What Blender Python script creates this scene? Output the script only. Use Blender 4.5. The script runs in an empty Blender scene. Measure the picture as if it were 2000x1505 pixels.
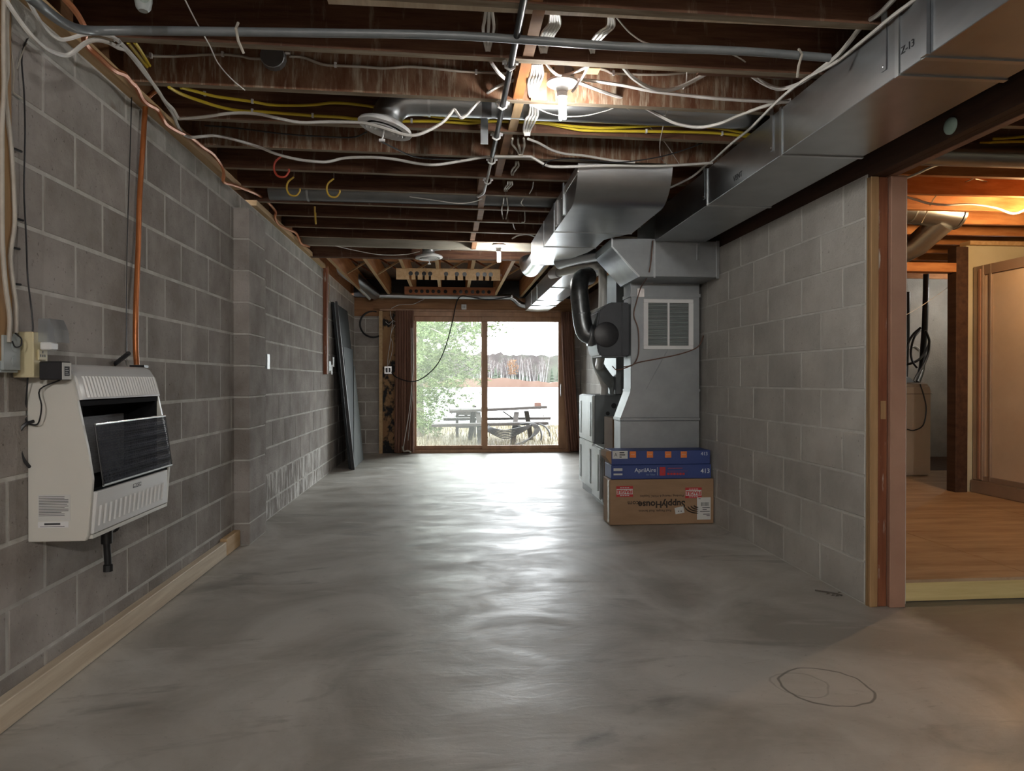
import bpy, math, random
from mathutils import Vector, Matrix
random.seed(7)
S = bpy.context.scene
C = S.collection
# ------------------------------------------------------------------ camera, world, exposure
F = 1352.0                                   # focal length in pixels of the 2000 x 1505 frame
PSI = math.atan(122 / F)                     # turned a little to the right of the room's length
PIT = math.atan(9.5 / F)                     # looking very slightly down
cd = bpy.data.cameras.new('camera'); cam = bpy.data.objects.new('camera', cd); C.objects.link(cam)
cd.sensor_width = 36; cd.lens = F / 2000 * 36; cd.clip_end = 900; cd.clip_start = .02
cam.location = (0, 0, 1.06); cam.rotation_euler = (math.pi / 2 - PIT, 0, -PSI)
S.camera = cam
w = bpy.data.worlds.new('overcast_sky'); S.world = w; w.use_nodes = True
wb = w.node_tree.nodes['Background']; wb.inputs[0].default_value = (.94, .97, 1, 1); wb.inputs[1].default_value = 4.4
S.view_settings.view_transform = 'Standard'; S.view_settings.look = 'None'; S.view_settings.gamma = 1
S.view_settings.use_curve_mapping = False
S.view_settings.exposure = 1.95
BULB = 100.0                                 # radiance of the compact fluorescent tubes
S.cycles.max_bounces = 7; S.cycles.diffuse_bounces = 3; S.cycles.glossy_bounces = 3; S.cycles.adaptive_threshold = .015; S.cycles.transparent_max_bounces = 12
S.cycles.sample_clamp_indirect = 6; S.cycles.caustics_reflective = False; S.cycles.caustics_refractive = False
pl = bpy.data.lights.new('patio_door_portal', 'AREA'); pl.shape = 'RECTANGLE'; pl.size = 2.3; pl.size_y = 2.0; pl.cycles.is_portal = True
po = bpy.data.objects.new('patio_door_portal', pl); C.objects.link(po); po.location = (.6, 10.34, 1.03); po.rotation_euler = (-math.pi / 2, 0, 0)

# ------------------------------------------------------------------ pixel <-> place
RM = cam.rotation_euler.to_matrix(); CO = Vector((0, 0, 1.06))
def ray(px, py): return RM @ Vector((px - 1000, 752.5 - py, -F))
def onY(px, py, y): d = ray(px, py); return CO + d * (y / d.y)
def onX(px, py, x): d = ray(px, py); return CO + d * (x / d.x)
def onZ(px, py, z): d = ray(px, py); return CO + d * ((z - 1.06) / d.z)

# ------------------------------------------------------------------ materials
MATS = {}
def M(name, c1, c2=None, scale=8, rough=.6, metal=0, bump=0, stretch=(1, 1, 1), detail=6, lo=.35, hi=.65, spec=.5, c3=None, scale3=3, lo3=.55, hi3=.7, stretch3=None, rnd=0, bscale=None, rvar=0):
    m = bpy.data.materials.new(name); m.use_nodes = True; MATS[name] = m
    nt = m.node_tree; N = nt.nodes; L = nt.links; p = N['Principled BSDF']
    p.inputs['Roughness'].default_value = rough; p.inputs['Metallic'].default_value = metal
    p.inputs['Specular IOR Level'].default_value = spec
    col = (*c1, 1)
    p.inputs['Base Color'].default_value = col
    if c2 is None and not bump: return m
    geo = N.new('ShaderNodeNewGeometry')
    def noise(st, sc, det):
        mp = N.new('ShaderNodeMapping'); mp.inputs['Scale'].default_value = st
        L.new(geo.outputs['Position'], mp.inputs['Vector'])
        n = N.new('ShaderNodeTexNoise'); n.inputs['Scale'].default_value = sc; n.inputs['Detail'].default_value = det
        n.inputs['Roughness'].default_value = .62
        L.new(mp.outputs[0], n.inputs['Vector']); return n
    n = noise(stretch, scale, detail)
    out = None
    if c2:
        r = N.new('ShaderNodeValToRGB'); e = r.color_ramp.elements
        e[0].position = lo; e[0].color = (*c1, 1); e[1].position = hi; e[1].color = (*c2, 1)
        L.new(n.outputs[0], r.inputs[0]); out = r.outputs[0]
        if c3:
            n3 = noise(stretch3 or stretch, scale3, 5)
            mr = N.new('ShaderNodeMapRange'); mr.inputs[1].default_value = lo3; mr.inputs[2].default_value = hi3
            L.new(n3.outputs[0], mr.inputs[0])
            mx = N.new('ShaderNodeMix'); mx.data_type = 'RGBA'; L.new(mr.outputs[0], mx.inputs[0]); L.new(out, mx.inputs[6]); mx.inputs[7].default_value = (*c3, 1)
            out = mx.outputs[2]
        if rnd:
            oi = N.new('ShaderNodeObjectInfo'); mr = N.new('ShaderNodeMapRange')
            mr.inputs[3].default_value = 1 - rnd; mr.inputs[4].default_value = 1 + rnd; L.new(oi.outputs['Random'], mr.inputs[0])
            hs = N.new('ShaderNodeHueSaturation'); L.new(mr.outputs[0], hs.inputs['Value']); L.new(out, hs.inputs['Color']); out = hs.outputs[0]
        L.new(out, p.inputs['Base Color'])
        if rvar:
            mr = N.new('ShaderNodeMapRange'); mr.inputs[1].default_value = .3; mr.inputs[2].default_value = .7
            mr.inputs[3].default_value = rough - rvar; mr.inputs[4].default_value = rough + rvar
            L.new(n.outputs[0], mr.inputs[0]); L.new(mr.outputs[0], p.inputs['Roughness'])
    if bump:
        nb = noise((1, 1, 1) if bscale else stretch, bscale or scale * 3, 8)
        b = N.new('ShaderNodeBump'); b.inputs['Strength'].default_value = bump; b.inputs['Distance'].default_value = .01
        L.new(nb.outputs[0], b.inputs['Height']); L.new(b.outputs[0], p.inputs['Normal'])
    return m
def emit(name, c, s):
    m = bpy.data.materials.new(name); m.use_nodes = True; MATS[name] = m
    p = m.node_tree.nodes['Principled BSDF']; p.inputs['Base Color'].default_value = (*c, 1)
    p.inputs['Emission Color'].default_value = (*c, 1); p.inputs['Emission Strength'].default_value = s
    m.cycles.emission_sampling = 'FRONT'
    return m
def glass(name, tint, haze, hazecol=(.8, .85, .82), rough=0.02):
    m = bpy.data.materials.new(name); m.use_nodes = True; MATS[name] = m
    nt = m.node_tree; N = nt.nodes; L = nt.links; N.remove(N['Principled BSDF'])
    o = N['Material Output']; t = N.new('ShaderNodeBsdfTransparent'); t.inputs[0].default_value = (*tint, 1)
    g = N.new('ShaderNodeBsdfGlossy'); g.inputs['Roughness'].default_value = rough
    fr = N.new('ShaderNodeFresnel'); fr.inputs[0].default_value = 1.35
    a = N.new('ShaderNodeMixShader'); L.new(fr.outputs[0], a.inputs[0]); L.new(t.outputs[0], a.inputs[1]); L.new(g.outputs[0], a.inputs[2])
    d = N.new('ShaderNodeBsdfTranslucent'); d.inputs[0].default_value = (*hazecol, 1)
    b = N.new('ShaderNodeMixShader'); b.inputs[0].default_value = haze; L.new(a.outputs[0], b.inputs[1]); L.new(d.outputs[0], b.inputs[2])
    L.new(b.outputs[0], o.inputs[0]); return m

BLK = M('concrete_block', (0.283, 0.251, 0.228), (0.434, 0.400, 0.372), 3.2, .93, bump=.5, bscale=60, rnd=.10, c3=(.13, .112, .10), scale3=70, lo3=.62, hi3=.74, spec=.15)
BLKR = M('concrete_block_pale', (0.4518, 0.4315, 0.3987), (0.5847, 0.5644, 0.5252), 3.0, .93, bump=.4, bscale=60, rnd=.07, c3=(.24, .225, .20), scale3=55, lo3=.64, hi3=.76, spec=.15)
BLKW = M('efflorescent_block', (.26, .23, .21), (.38, .35, .32), 3.2, .95, bump=.5, bscale=60, rnd=.08, c3=(.72, .70, .67), scale3=6, lo3=.47, hi3=.60, stretch3=(3, 3, .7), spec=.1)
PARGE = M('parged_block', (0.352, 0.341, 0.308), (0.506, 0.495, 0.462), 5, .95, bump=.6, bscale=30, rnd=.08, c3=(.19, .14, .10), scale3=2.2, lo3=.58, hi3=.72, spec=.1)
MORT = M('mortar', (.50, .485, .45), (.66, .645, .61), 9, .95, bump=.6, bscale=40, spec=.1)
MORTR = M('mortar_pale', (.58, .57, .53), (.70, .69, .65), 9, .95, bump=.5, bscale=40, spec=.1)
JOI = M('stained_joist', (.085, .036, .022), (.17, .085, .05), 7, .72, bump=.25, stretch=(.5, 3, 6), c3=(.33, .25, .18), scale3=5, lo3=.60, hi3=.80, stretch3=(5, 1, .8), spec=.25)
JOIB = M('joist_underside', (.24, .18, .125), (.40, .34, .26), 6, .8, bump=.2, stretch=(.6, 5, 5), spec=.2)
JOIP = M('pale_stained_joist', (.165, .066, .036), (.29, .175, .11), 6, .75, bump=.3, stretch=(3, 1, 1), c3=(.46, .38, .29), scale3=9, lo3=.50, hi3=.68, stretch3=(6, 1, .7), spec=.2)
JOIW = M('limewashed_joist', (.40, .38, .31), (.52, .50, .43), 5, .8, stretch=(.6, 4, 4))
SUB = M('subfloor_boards', (.10, .055, .035), (.17, .10, .06), 5, .85, stretch=(4, .6, 1))
PINE = M('pine_lumber', (.52, .33, .165), (.66, .47, .27), 4, .65, stretch=(6, .5, 6), spec=.3, bump=.1)
SPF = M('spruce_lumber', (.58, .46, .33), (.76, .65, .50), 3.5, .62, stretch=(8, .45, 8), c3=(.30, .17, .09), scale3=9, lo3=.70, hi3=.78, stretch3=(1, 1, 1), spec=.3)
ORG = M('orange_fir', (.42, .16, .055), (.60, .28, .11), 4, .6, stretch=(1, .4, 6), spec=.3)
RED = M('red_brown_wood', (.17, .055, .026), (.28, .105, .05), 5, .6, stretch=(5, 5, .5), c3=(.48, .42, .36), scale3=9, lo3=.60, hi3=.68, stretch3=(4, 4, .5), spec=.3)
TAN = M('tan_wood_edge', (.33, .19, .085), (.44, .27, .13), 5, .65, stretch=(6, 6, .5))
PINK = M('painted_brown_board', (.35, .195, .135), (.41, .24, .17), 4, .5, c3=(.26, .16, .11), scale3=22, lo3=.70, hi3=.78)
HEAD = M('header_lumber', (.26, .13, .065), (.40, .21, .105), 4, .7, stretch=(.5, 3, 7), spec=.25)
BEAM = M('dark_beam', (.050, .026, .018), (.085, .046, .030), 4, .6, stretch=(5, .4, 5), spec=.3)
TREAT = M('treated_lumber', (.60, .47, .20), (.74, .61, .30), 3, .65, stretch=(.5, 4, 9), c3=(.25, .14, .06), scale3=6, lo3=.72, hi3=.78)
PLY = M('plywood', (.36, .235, .14), (.55, .39, .25), 2.6, .55, stretch=(.7, 3.5, 1), detail=9, bump=.15, c3=(.28, .14, .07), scale3=6, lo3=.62, hi3=.78, stretch3=(.6, 4, 1), spec=.3)
GALV = M('galvanized_steel', (0.4754, 0.5023, 0.5247), (0.5382, 0.5651, 0.5875), 5, .30, 1, detail=3, stretch=(1, 1, 3))
GALD = M('dull_galvanized', (.28, .295, .305), (.33, .345, .355), 6, .45, .85, detail=3)
DARKM = M('dark_metal_pipe', (.14, .15, .155), (.20, .21, .215), 20, .3, .9, detail=2)
SEAM = M('seam_edge', (.62, .65, .67), None, rough=.3, metal=1)
WHT = M('white_cable', (.72, .70, .66), (.80, .78, .75), 15, .5)
WHTD = M('dusty_cable', (.44, .40, .34), (.56, .52, .45), 15, .6)
YEL = M('yellow_cable', (.70, .52, .03), (.76, .58, .05), 15, .45)
COP = M('copper', (.50, .17, .05), (.40, .13, .04), 10, .35, .5)
COPC = M('copper_coloured_cable', (.52, .17, .06), (.62, .26, .12), 10, .42, .3)
BLKP = M('black_plastic', (.018, .018, .02), (.026, .026, .03), 20, .4)
GRYP = M('grey_conduit', (.15, .165, .175), (.20, .215, .225), 8, .35)
PVC = M('white_pvc', (.66, .66, .62), (.74, .74, .71), 8, .35)
CRM = M('cream_enamel', (.66, .645, .59), (.69, .675, .62), 5, .3)
CRMW = M('white_enamel', (.74, .745, .74), (.77, .775, .77), 5, .25)
SOOT = M('matte_black', (.010, .010, .011), (.014, .014, .015), 20, .9, spec=.1)
BLKE = M('black_enamel', (.012, .012, .013), (.018, .018, .02), 20, .35)
STEEL = M('bright_steel', (.75, .76, .78), None, rough=.22, metal=1)
IVORY = M('ivory_plastic', (.66, .58, .36), (.70, .62, .40), 9, .45)
BOXG = M('painted_box_grey', (.38, .42, .42), (.44, .48, .48), 9, .4)
WHP = M('white_plastic', (.78, .78, .78), (.82, .82, .82), 9, .35)
PAPER = M('paper_label', (.62, .62, .60), (.68, .68, .66), 9, .7)
INK = M('ink', (.03, .03, .035), (.045, .045, .05), 9, .7)
INKB = M('brown_ink', (0.0275, 0.0176, 0.0121), (0.0358, 0.0231, 0.0165), 9, .7)
INKW = M('white_ink', (.70, .74, .80), (.76, .80, .85), 9, .7)
INKR = M('red_ink', (.50, .03, .035), (.56, .05, .05), 9, .7)
INKO = M('orange_ink', (.80, .22, .05), (.85, .26, .07), 9, .7)
INKP = M('faint_red_ink', (.34, .07, .10), (.38, .09, .12), 9, .7)
CARD = M('cardboard', (.30, .185, .105), (.36, .225, .13), 3, .75, stretch=(1, 1, 4))
BLUE = M('blue_carton', (.030, .055, .205), (.038, .068, .24), 3, .5)
SLATE = M('slate_panel', (0.0303, 0.0341, 0.0374), (0.0468, 0.0523, 0.0550), 3, .75, spec=.2)
SLATEL = M('slate_panel_edge', (.10, .11, .11), (.14, .15, .15), 3, .7, spec=.2)
DOORW = M('brown_door_wood', (0.3400, 0.1785, 0.0935), (0.4760, 0.2635, 0.1445), 4, .42, stretch=(3, 3, .6))
CURT = M('brown_curtain', (0.2080, 0.1040, 0.0720), (0.3040, 0.1600, 0.1120), 6, .85, stretch=(5, 5, .4), bump=.2)
STAIN = M('stained_plywood', (.30, .16, .075), (.42, .25, .12), 3, .8, stretch=(2, 2, .7), c3=(.012, .012, .014), scale3=3.2, lo3=.51, hi3=.57, stretch3=(1.2, 1, .8))
DRYW = M('pale_drywall', (.56, .52, .36), (.64, .60, .44), 3, .8)
FROST = M('frosted_panel', (.58, .46, .35), (.66, .54, .42), 2.2, .32, c3=(.40, .29, .21), scale3=2.6, lo3=.62, hi3=.80)
BRZ = M('bronze_frame', (.33, .25, .20), (.38, .29, .23), 4, .35, .3)
WASH = M('beige_enamel', (.56, .43, .31), (.60, .46, .34), 3, .35)
CONS = M('console_grey', (.42, .48, .52), (.46, .52, .56), 3, .35)
FURN = M('furnace_grey', (.16, .18, .19), (.20, .22, .23), 4, .45, .2)
FURL = M('furnace_light_grey', (.44, .47, .47), (.52, .55, .55), 4, .4, .2)
HUM = M('humidifier_black', (.030, .034, .042), (.042, .047, .056), 6, .42)
BRNB = M('brown_boot', (.14, .085, .05), (.19, .12, .075), 5, .8)
FOIL = M('foil_tape', (.60, .56, .54), (.72, .68, .66), 40, .3, .9, bump=.4)
PORC = M('porcelain', (.78, .78, .75), (.82, .82, .80), 9, .25)
MINT = M('mint_plastic', (.42, .60, .54), (.50, .68, .62), 14, .4)
HRED = M('red_hook_vinyl', (.45, .06, .03), None, rough=.45)
HYEL = M('yellow_hook_vinyl', (.62, .40, .05), None, rough=.45)
CLEAR = glass('clear_plastic', (.95, .96, .97), .30, (.95, .97, 1.0), .15)
GLS = glass('window_glass', (.96, .97, .97), .003)
GLSH = glass('hazy_window_glass', (.92, .94, .92), .022, (.85, .9, .86))
CFL = emit('fluorescent_tube', (1.0, .97, .92), BULB)
CFLB = emit('bright_fluorescent_tube', (1.0, .98, .94), 1000.0)
WARM = emit('warm_bulb', (1.0, .62, .30), 200.0)
BARK = M('bark', (0.1000, 0.0850, 0.0700), (0.1500, 0.1300, 0.1100), 8, .9, stretch=(4, 4, 1), bump=.4)
NEED = M('pine_needles', (0.0370, 0.0638, 0.0121), (0.0806, 0.1176, 0.0302), 9, .7)
DRYG = M('dry_grass', (0.0874, 0.0706, 0.0336), (0.1109, 0.0941, 0.0504), 9, .9)
LAWN = M('autumn_ground', (0.0603, 0.0471, 0.0229), (0.0858, 0.0718, 0.0374), 1.6, .95, bump=.4)
WATER = M('lake_water', (.62, .66, .70), (.72, .75, .78), .4, .30, bump=.15, stretch=(.3, 2, 1))
GREYW = M('weathered_wood', (0.0207, 0.0167, 0.0148), (0.0309, 0.0263, 0.0234), 6, .85, stretch=(.6, 4, 4))
HOSE = M('hose_rubber', (0.0138, 0.0150, 0.0162), (0.0230, 0.0242, 0.0254), 9, .5)
BRICK = M('brick_red', (0.0960, 0.0480, 0.0360), (0.1200, 0.0660, 0.0510), 20, .9)
HILL = M('far_hillside', (0.0259, 0.0207, 0.0190), (0.0363, 0.0294, 0.0281), .09, 1, c3=(.05, .055, .04), scale3=.05, lo3=.5, hi3=.65)
SHORE = M('rusty_shore', (0.0576, 0.0311, 0.0209), (0.0714, 0.0439, 0.0311), .15, 1)
BIRCH = M('birch_bark', (0.1539, 0.1479, 0.1418), (0.1722, 0.1680, 0.1620), .3, .9)
TWIG = M('bare_twigs', (0.0536, 0.0420, 0.0398), (0.0663, 0.0553, 0.0525), .4, 1)
RUST = M('rusty_leaves', (0.0842, 0.0382, 0.0153), (0.0944, 0.0510, 0.0229), .5, 1)
SPRU = M('spruce_green', (0.0219, 0.0296, 0.0179), (0.0316, 0.0393, 0.0255), .5, 1)
# concrete floor: trowel marks, stains, a chalk ring, gloss that varies
def floor_mat():
    m = bpy.data.materials.new('concrete_floor'); m.use_nodes = True; nt = m.node_tree; N = nt.nodes; L = nt.links; p = N['Principled BSDF']
    g = N.new('ShaderNodeNewGeometry')
    def noise(sc, det, st=(1, 1, 1), dist=0.0, rg=.6):
        mp = N.new('ShaderNodeMapping'); mp.inputs['Scale'].default_value = st; L.new(g.outputs['Position'], mp.inputs[0])
        n = N.new('ShaderNodeTexNoise'); n.inputs['Scale'].default_value = sc; n.inputs['Detail'].default_value = det
        n.inputs['Distortion'].default_value = dist; n.inputs['Roughness'].default_value = rg; L.new(mp.outputs[0], n.inputs['Vector']); return n.outputs[0]
    def ramp(x, a, b, ca, cb):
        r = N.new('ShaderNodeValToRGB'); e = r.color_ramp.elements; e[0].position = a; e[1].position = b; e[0].color = (*ca, 1); e[1].color = (*cb, 1); L.new(x, r.inputs[0]); return r.outputs[0]
    def mr(x, a, b, c=0, d=1):
        r = N.new('ShaderNodeMapRange'); r.inputs[1].default_value = a; r.inputs[2].default_value = b; r.inputs[3].default_value = c; r.inputs[4].default_value = d; L.new(x, r.inputs[0]); return r.outputs[0]
    def mix(f, a, b, col=None):
        x = N.new('ShaderNodeMix'); x.data_type = 'RGBA'; L.new(f, x.inputs[0]); L.new(a, x.inputs[6])
        if col: x.inputs[7].default_value = (*col, 1)
        else: L.new(b, x.inputs[7])
        return x.outputs[2]
    def mth(op, a, b):
        x = N.new('ShaderNodeMath'); x.operation = op
        for i, v in enumerate((a, b)):
            if isinstance(v, (int, float)): x.inputs[i].default_value = v
            elif v is not None: L.new(v, x.inputs[i])
        return x.outputs[0]
    c = ramp(noise(1.3, 8, dist=.9), .38, .63, (.35, .325, .285), (.575, .55, .505))
    c = mix(mr(noise(2.2, 8, (.5, 1.6, 1), 1.2), .60, .74), c, None, (.60, .58, .54))
    c = mix(mr(noise(1.7, 8, (.6, 1.5, 1), 1.6), .585, .72, 0, .9), c, None, (.22, .205, .18))
    c = mix(mr(noise(5.5, 10, (.35, 2.2, 1), 2.4, .7), .60, .70, 0, .55), c, None, (.27, .25, .22))
    c = mix(mr(noise(4.2, 10, (.4, 1.8, 1), 2.8, .72), .63, .72, 0, .6), c, None, (.60, .585, .55))
    c = mix(mr(noise(55, 3), .62, .75, 0, .35), c, None, (.22, .20, .17))
    # a ring someone drew on the slab
    sp = N.new('ShaderNodeSeparateXYZ'); L.new(g.outputs['Position'], sp.inputs[0])
    wob = mr(noise(6, 2), .3, .7, -.012, .012)
    for (cx, cy, rr, wd, st) in ((1.298, 2.285, .150, .0028, .75), (1.22, 2.31, .095, .0022, .3)):
        dx = mth('SUBTRACT', sp.outputs[0], cx); dy = mth('SUBTRACT', sp.outputs[1], cy)
        d = mth('SQRT', mth('ADD', mth('MULTIPLY', dx, dx), mth('MULTIPLY', dy, dy)), None)
        e = mth('ABSOLUTE', mth('SUBTRACT', mth('ADD', d, wob), rr), None)
        c = mix(mr(e, wd, wd * 2.2, st, 0), c, None, (.10, .095, .08))
    # rougher, darker old slab in the neighbouring bay
    e = mth('ADD', sp.outputs[0], mr(noise(2.5, 6), .3, .7, -.12, .12))
    c = mix(mr(e, 2.02, 2.16, 0, .85), c, None, (.17, .148, .128))
    L.new(c, p.inputs['Base Color'])
    L.new(mr(noise(3.0, 8, (.7, 1.3, 1), 1.0), .35, .7, .36, .60), p.inputs['Roughness'])
    p.inputs['Specular IOR Level'].default_value = .5
    b = N.new('ShaderNodeBump'); b.inputs['Strength'].default_value = .3; b.inputs['Distance'].default_value = .0045
    hh = mth('ADD', noise(10, 10, (.5, 1.3, 1), 1.6), mth('MULTIPLY', noise(38, 4), .3))
    L.new(hh, b.inputs['Height']); L.new(b.outputs[0], p.inputs['Normal'])
    return m
FLOOR = floor_mat()

# ------------------------------------------------------------------ mesh building
ORG_ = {}
class MB:
    def __init__(s): s.v = []; s.f = []; s.mi = []
    def add(s, vs, fs, mi=0):
        o = len(s.v); s.v += [tuple(v) for v in vs]; s.f += [tuple(i + o for i in f) for f in fs]; s.mi += [mi] * len(fs); return s
    def box(s, x0, x1, y0, y1, z0, z1, mi=0):
        return s.add([(x, y, z) for z in (z0, z1) for y in (y0, y1) for x in (x0, x1)],
                     [(0, 2, 3, 1), (4, 5, 7, 6), (0, 1, 5, 4), (2, 6, 7, 3), (0, 4, 6, 2), (1, 3, 7, 5)], mi)
    def hexa(s, v8, mi=0):      # bottom 4 (ccw), top 4
        return s.add(v8, [(3, 2, 1, 0), (4, 5, 6, 7), (0, 1, 5, 4), (1, 2, 6, 5), (2, 3, 7, 6), (3, 0, 4, 7)], mi)
    def prism(s, pts, axis, a, b, mi=0):   # outline in the two other axes, pushed along axis from a to b
        def P(u, v, w): return {'x': (w, u, v), 'y': (u, w, v), 'z': (u, v, w)}[axis]
        n = len(pts); vs = [P(u, v, a) for u, v in pts] + [P(u, v, b) for u, v in pts]
        fs = [tuple(range(n)), tuple(range(2 * n - 1, n - 1, -1))] + [(i, n + i, n + (i + 1) % n, (i + 1) % n) for i in range(n)]
        return s.add(vs, fs, mi)
    def tube(s, pts, r, n=8, cap=True, mi=0, flat=1.0):
        pts = [Vector(p) for p in pts]; m = len(pts); rs = r if isinstance(r, (list, tuple)) else [r] * m
        vs = []; prev = None
        for i, p in enumerate(pts):
            t = (pts[min(i + 1, m - 1)] - pts[max(i - 1, 0)]).normalized()
            if prev is None:
                up = Vector((0, 0, 1)) if abs(t.z) < .9 else Vector((1, 0, 0)); a = t.cross(up).normalized()
            else:
                a = (prev - t * prev.dot(t)); a = a.normalized() if a.length > 1e-6 else t.orthogonal().normalized()
            prev = a; b = t.cross(a)
            for k in range(n):
                q = 2 * math.pi * k / n; vs.append(p + a * math.cos(q) * rs[i] + b * math.sin(q) * rs[i] * flat)
        fs = [(i * n + k, i * n + (k + 1) % n, (i + 1) * n + (k + 1) % n, (i + 1) * n + k) for i in range(m - 1) for k in range(n)]
        if cap: fs += [tuple(range(n - 1, -1, -1)), tuple((m - 1) * n + k for k in range(n))]
        return s.add(vs, fs, mi)
    def cyl(s, p0, p1, r, n=16, mi=0): return s.tube([p0, p1], r, n, True, mi)
    def lathe(s, prof, c, axis=(0, 0, 1), n=20, mi=0):     # prof: (radius, height along axis)
        ax = Vector(axis).normalized(); a = ax.orthogonal().normalized(); b = ax.cross(a); c = Vector(c); vs = []
        for r, h in prof:
            for k in range(n):
                q = 2 * math.pi * k / n; vs.append(c + ax * h + (a * math.cos(q) + b * math.sin(q)) * max(r, 1e-4))
        m = len(prof)
        fs = [(i * n + k, i * n + (k + 1) % n, (i + 1) * n + (k + 1) % n, (i + 1) * n + k) for i in range(m - 1) for k in range(n)]
        fs += [tuple(range(n - 1, -1, -1)), tuple((m - 1) * n + k for k in range(n))]
        return s.add(vs, fs, mi)
    def build(s, name, mat, parent=None, smooth=False, bevel=0, loc=None, rot=None):
        me = bpy.data.meshes.new(name); me.from_pydata(s.v, [], s.f); me.validate()
        for mm in (mat if isinstance(mat, (list, tuple)) else [mat]): me.materials.append(mm)
        if len(me.polygons) == len(s.mi):
            for p_, i_ in zip(me.polygons, s.mi): p_.material_index = i_
        import bmesh
        bm = bmesh.new(); bm.from_mesh(me); bmesh.ops.recalc_face_normals(bm, faces=bm.faces[:])
        if bevel: bmesh.ops.bevel(bm, geom=bm.edges[:], offset=bevel, segments=1 if bevel < .006 else 2, affect='EDGES', clamp_overlap=True)
        bm.to_mesh(me); bm.free()
        if smooth:
            for p_ in me.polygons: p_.use_smooth = True
            try: me.set_sharp_from_angle(angle=math.radians(40))
            except Exception: pass
        o = bpy.data.objects.new(name, me); return place(o, parent, loc, rot)
def place(o, parent=None, loc=None, rot=None):
    C.objects.link(o); l = Vector(loc) if loc is not None else Vector((0, 0, 0)); ORG_[o.name] = l
    if parent is not None: o.parent = parent; o.location = l - ORG_[parent.name]
    else: o.location = l
    if rot is not None: o.rotation_euler = rot
    return o
def B(x0, x1, y0, y1, z0, z1): return MB().box(x0, x1, y0, y1, z0, z1)
def thing(name, label, cat, loc=(0, 0, 0), group=None):
    o = bpy.data.objects.new(name, None); o.empty_display_size = .05; place(o, None, loc); return tag(o, label, cat, group)
def tag(o, label, cat, group=None, kind=None):
    o['label'] = label; o['category'] = cat
    if group: o['group'] = group
    if kind: o['kind'] = kind
    return o
def struct(o, label=None):
    o['kind'] = 'structure'
    if label: o['label'] = label
    return o
def spline(pts, k=4):
    pts = [Vector(p) for p in pts]
    if len(pts) < 3: return pts
    P = [pts[0] * 2 - pts[1]] + pts + [pts[-1] * 2 - pts[-2]]; out = []
    for i in range(1, len(P) - 2):
        for j in range(k):
            t = j / k; a, b, c, d = P[i - 1:i + 3]
            out.append(.5 * ((2 * b) + (c - a) * t + (2 * a - 5 * b + 4 * c - d) * t * t + (3 * b - a - 3 * c + d) * t ** 3))
    return out + [pts[-1]]
def cable(name, label, pts, r, mat, group=None, parent=None, k=4, cat='cable', n=6):
    P = [onY(*p) if isinstance(p, tuple) else p for p in pts]
    o = MB().tube(spline(P, k), r, n).build(name, mat, parent, smooth=True)
    if parent is None: tag(o, label, cat, group)
    return o
def text(body, size, loc, rot, mat, parent, name='lettering', extrude=.0006, align='CENTER', sx=1.0, bold=0.0):
    cu = bpy.data.curves.new(name, 'FONT'); cu.body = body; cu.size = size; cu.extrude = extrude; cu.align_x = align; cu.align_y = 'CENTER'; cu.offset = bold; cu.resolution_u = 3
    cu.materials.append(mat); tmp = bpy.data.objects.new(name, cu); me = bpy.data.meshes.new_from_object(tmp); me.name = name
    bpy.data.objects.remove(tmp); bpy.data.curves.remove(cu)
    o = bpy.data.objects.new(name, me); place(o, parent, loc, rot); o.scale = (sx, 1, 1); return o

# ------------------------------------------------------------------ THE SETTING
LX, RX, FY = -1.38, 1.957, 10.27          # left wall, right wall, far wall
struct(B(-1.6, 6.6, -3.2, 10.36, -.12, 0).build('floor', FLOOR), 'bare grey concrete basement slab with trowel marks')

def joist_z(x): return 2.325 - .0117 * (x - LX)
ceil = struct(B(-1.6, 6.6, -3.2, 10.36, 2.56, 2.60).build('ceiling', SUB), 'dark board subfloor above open joists')

# concrete blocks: one mesh per size, chamfered faces; u runs along the wall, out is the face direction
BM = {}
def block_mesh(w_, h_, t_, mat, key):
    k = (round(w_, 3), round(h_, 3), key)
    if k in BM: return BM[k]
    c = .0028; b = MB(); W, H = w_ / 2, h_ / 2
    j = [random.uniform(-.002, .002) for _ in range(8)]
    b.add([(-W, 0, -H), (W, 0, -H), (W, 0, H), (-W, 0, H), (-W, -t_ + c, -H), (W, -t_ + c, -H), (W, -t_ + c, H), (-W, -t_ + c, H),
           (-W + c + j[0], -t_, -H + c + j[1]), (W - c + j[2], -t_, -H + c + j[3]), (W - c + j[4], -t_, H - c + j[5]), (-W + c + j[6], -t_, H - c + j[7])],
          [(0, 1, 5, 4), (1, 2, 6, 5), (2, 3, 7, 6), (3, 0, 4, 7), (4, 5, 9, 8), (5, 6, 10, 9), (6, 7, 11, 10), (7, 4, 8, 11), (8, 9, 10, 11)])
    me = bpy.data.meshes.new('block'); me.from_pydata(b.v, [], b.f); me.materials.append(mat); BM[k] = me; return me
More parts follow.
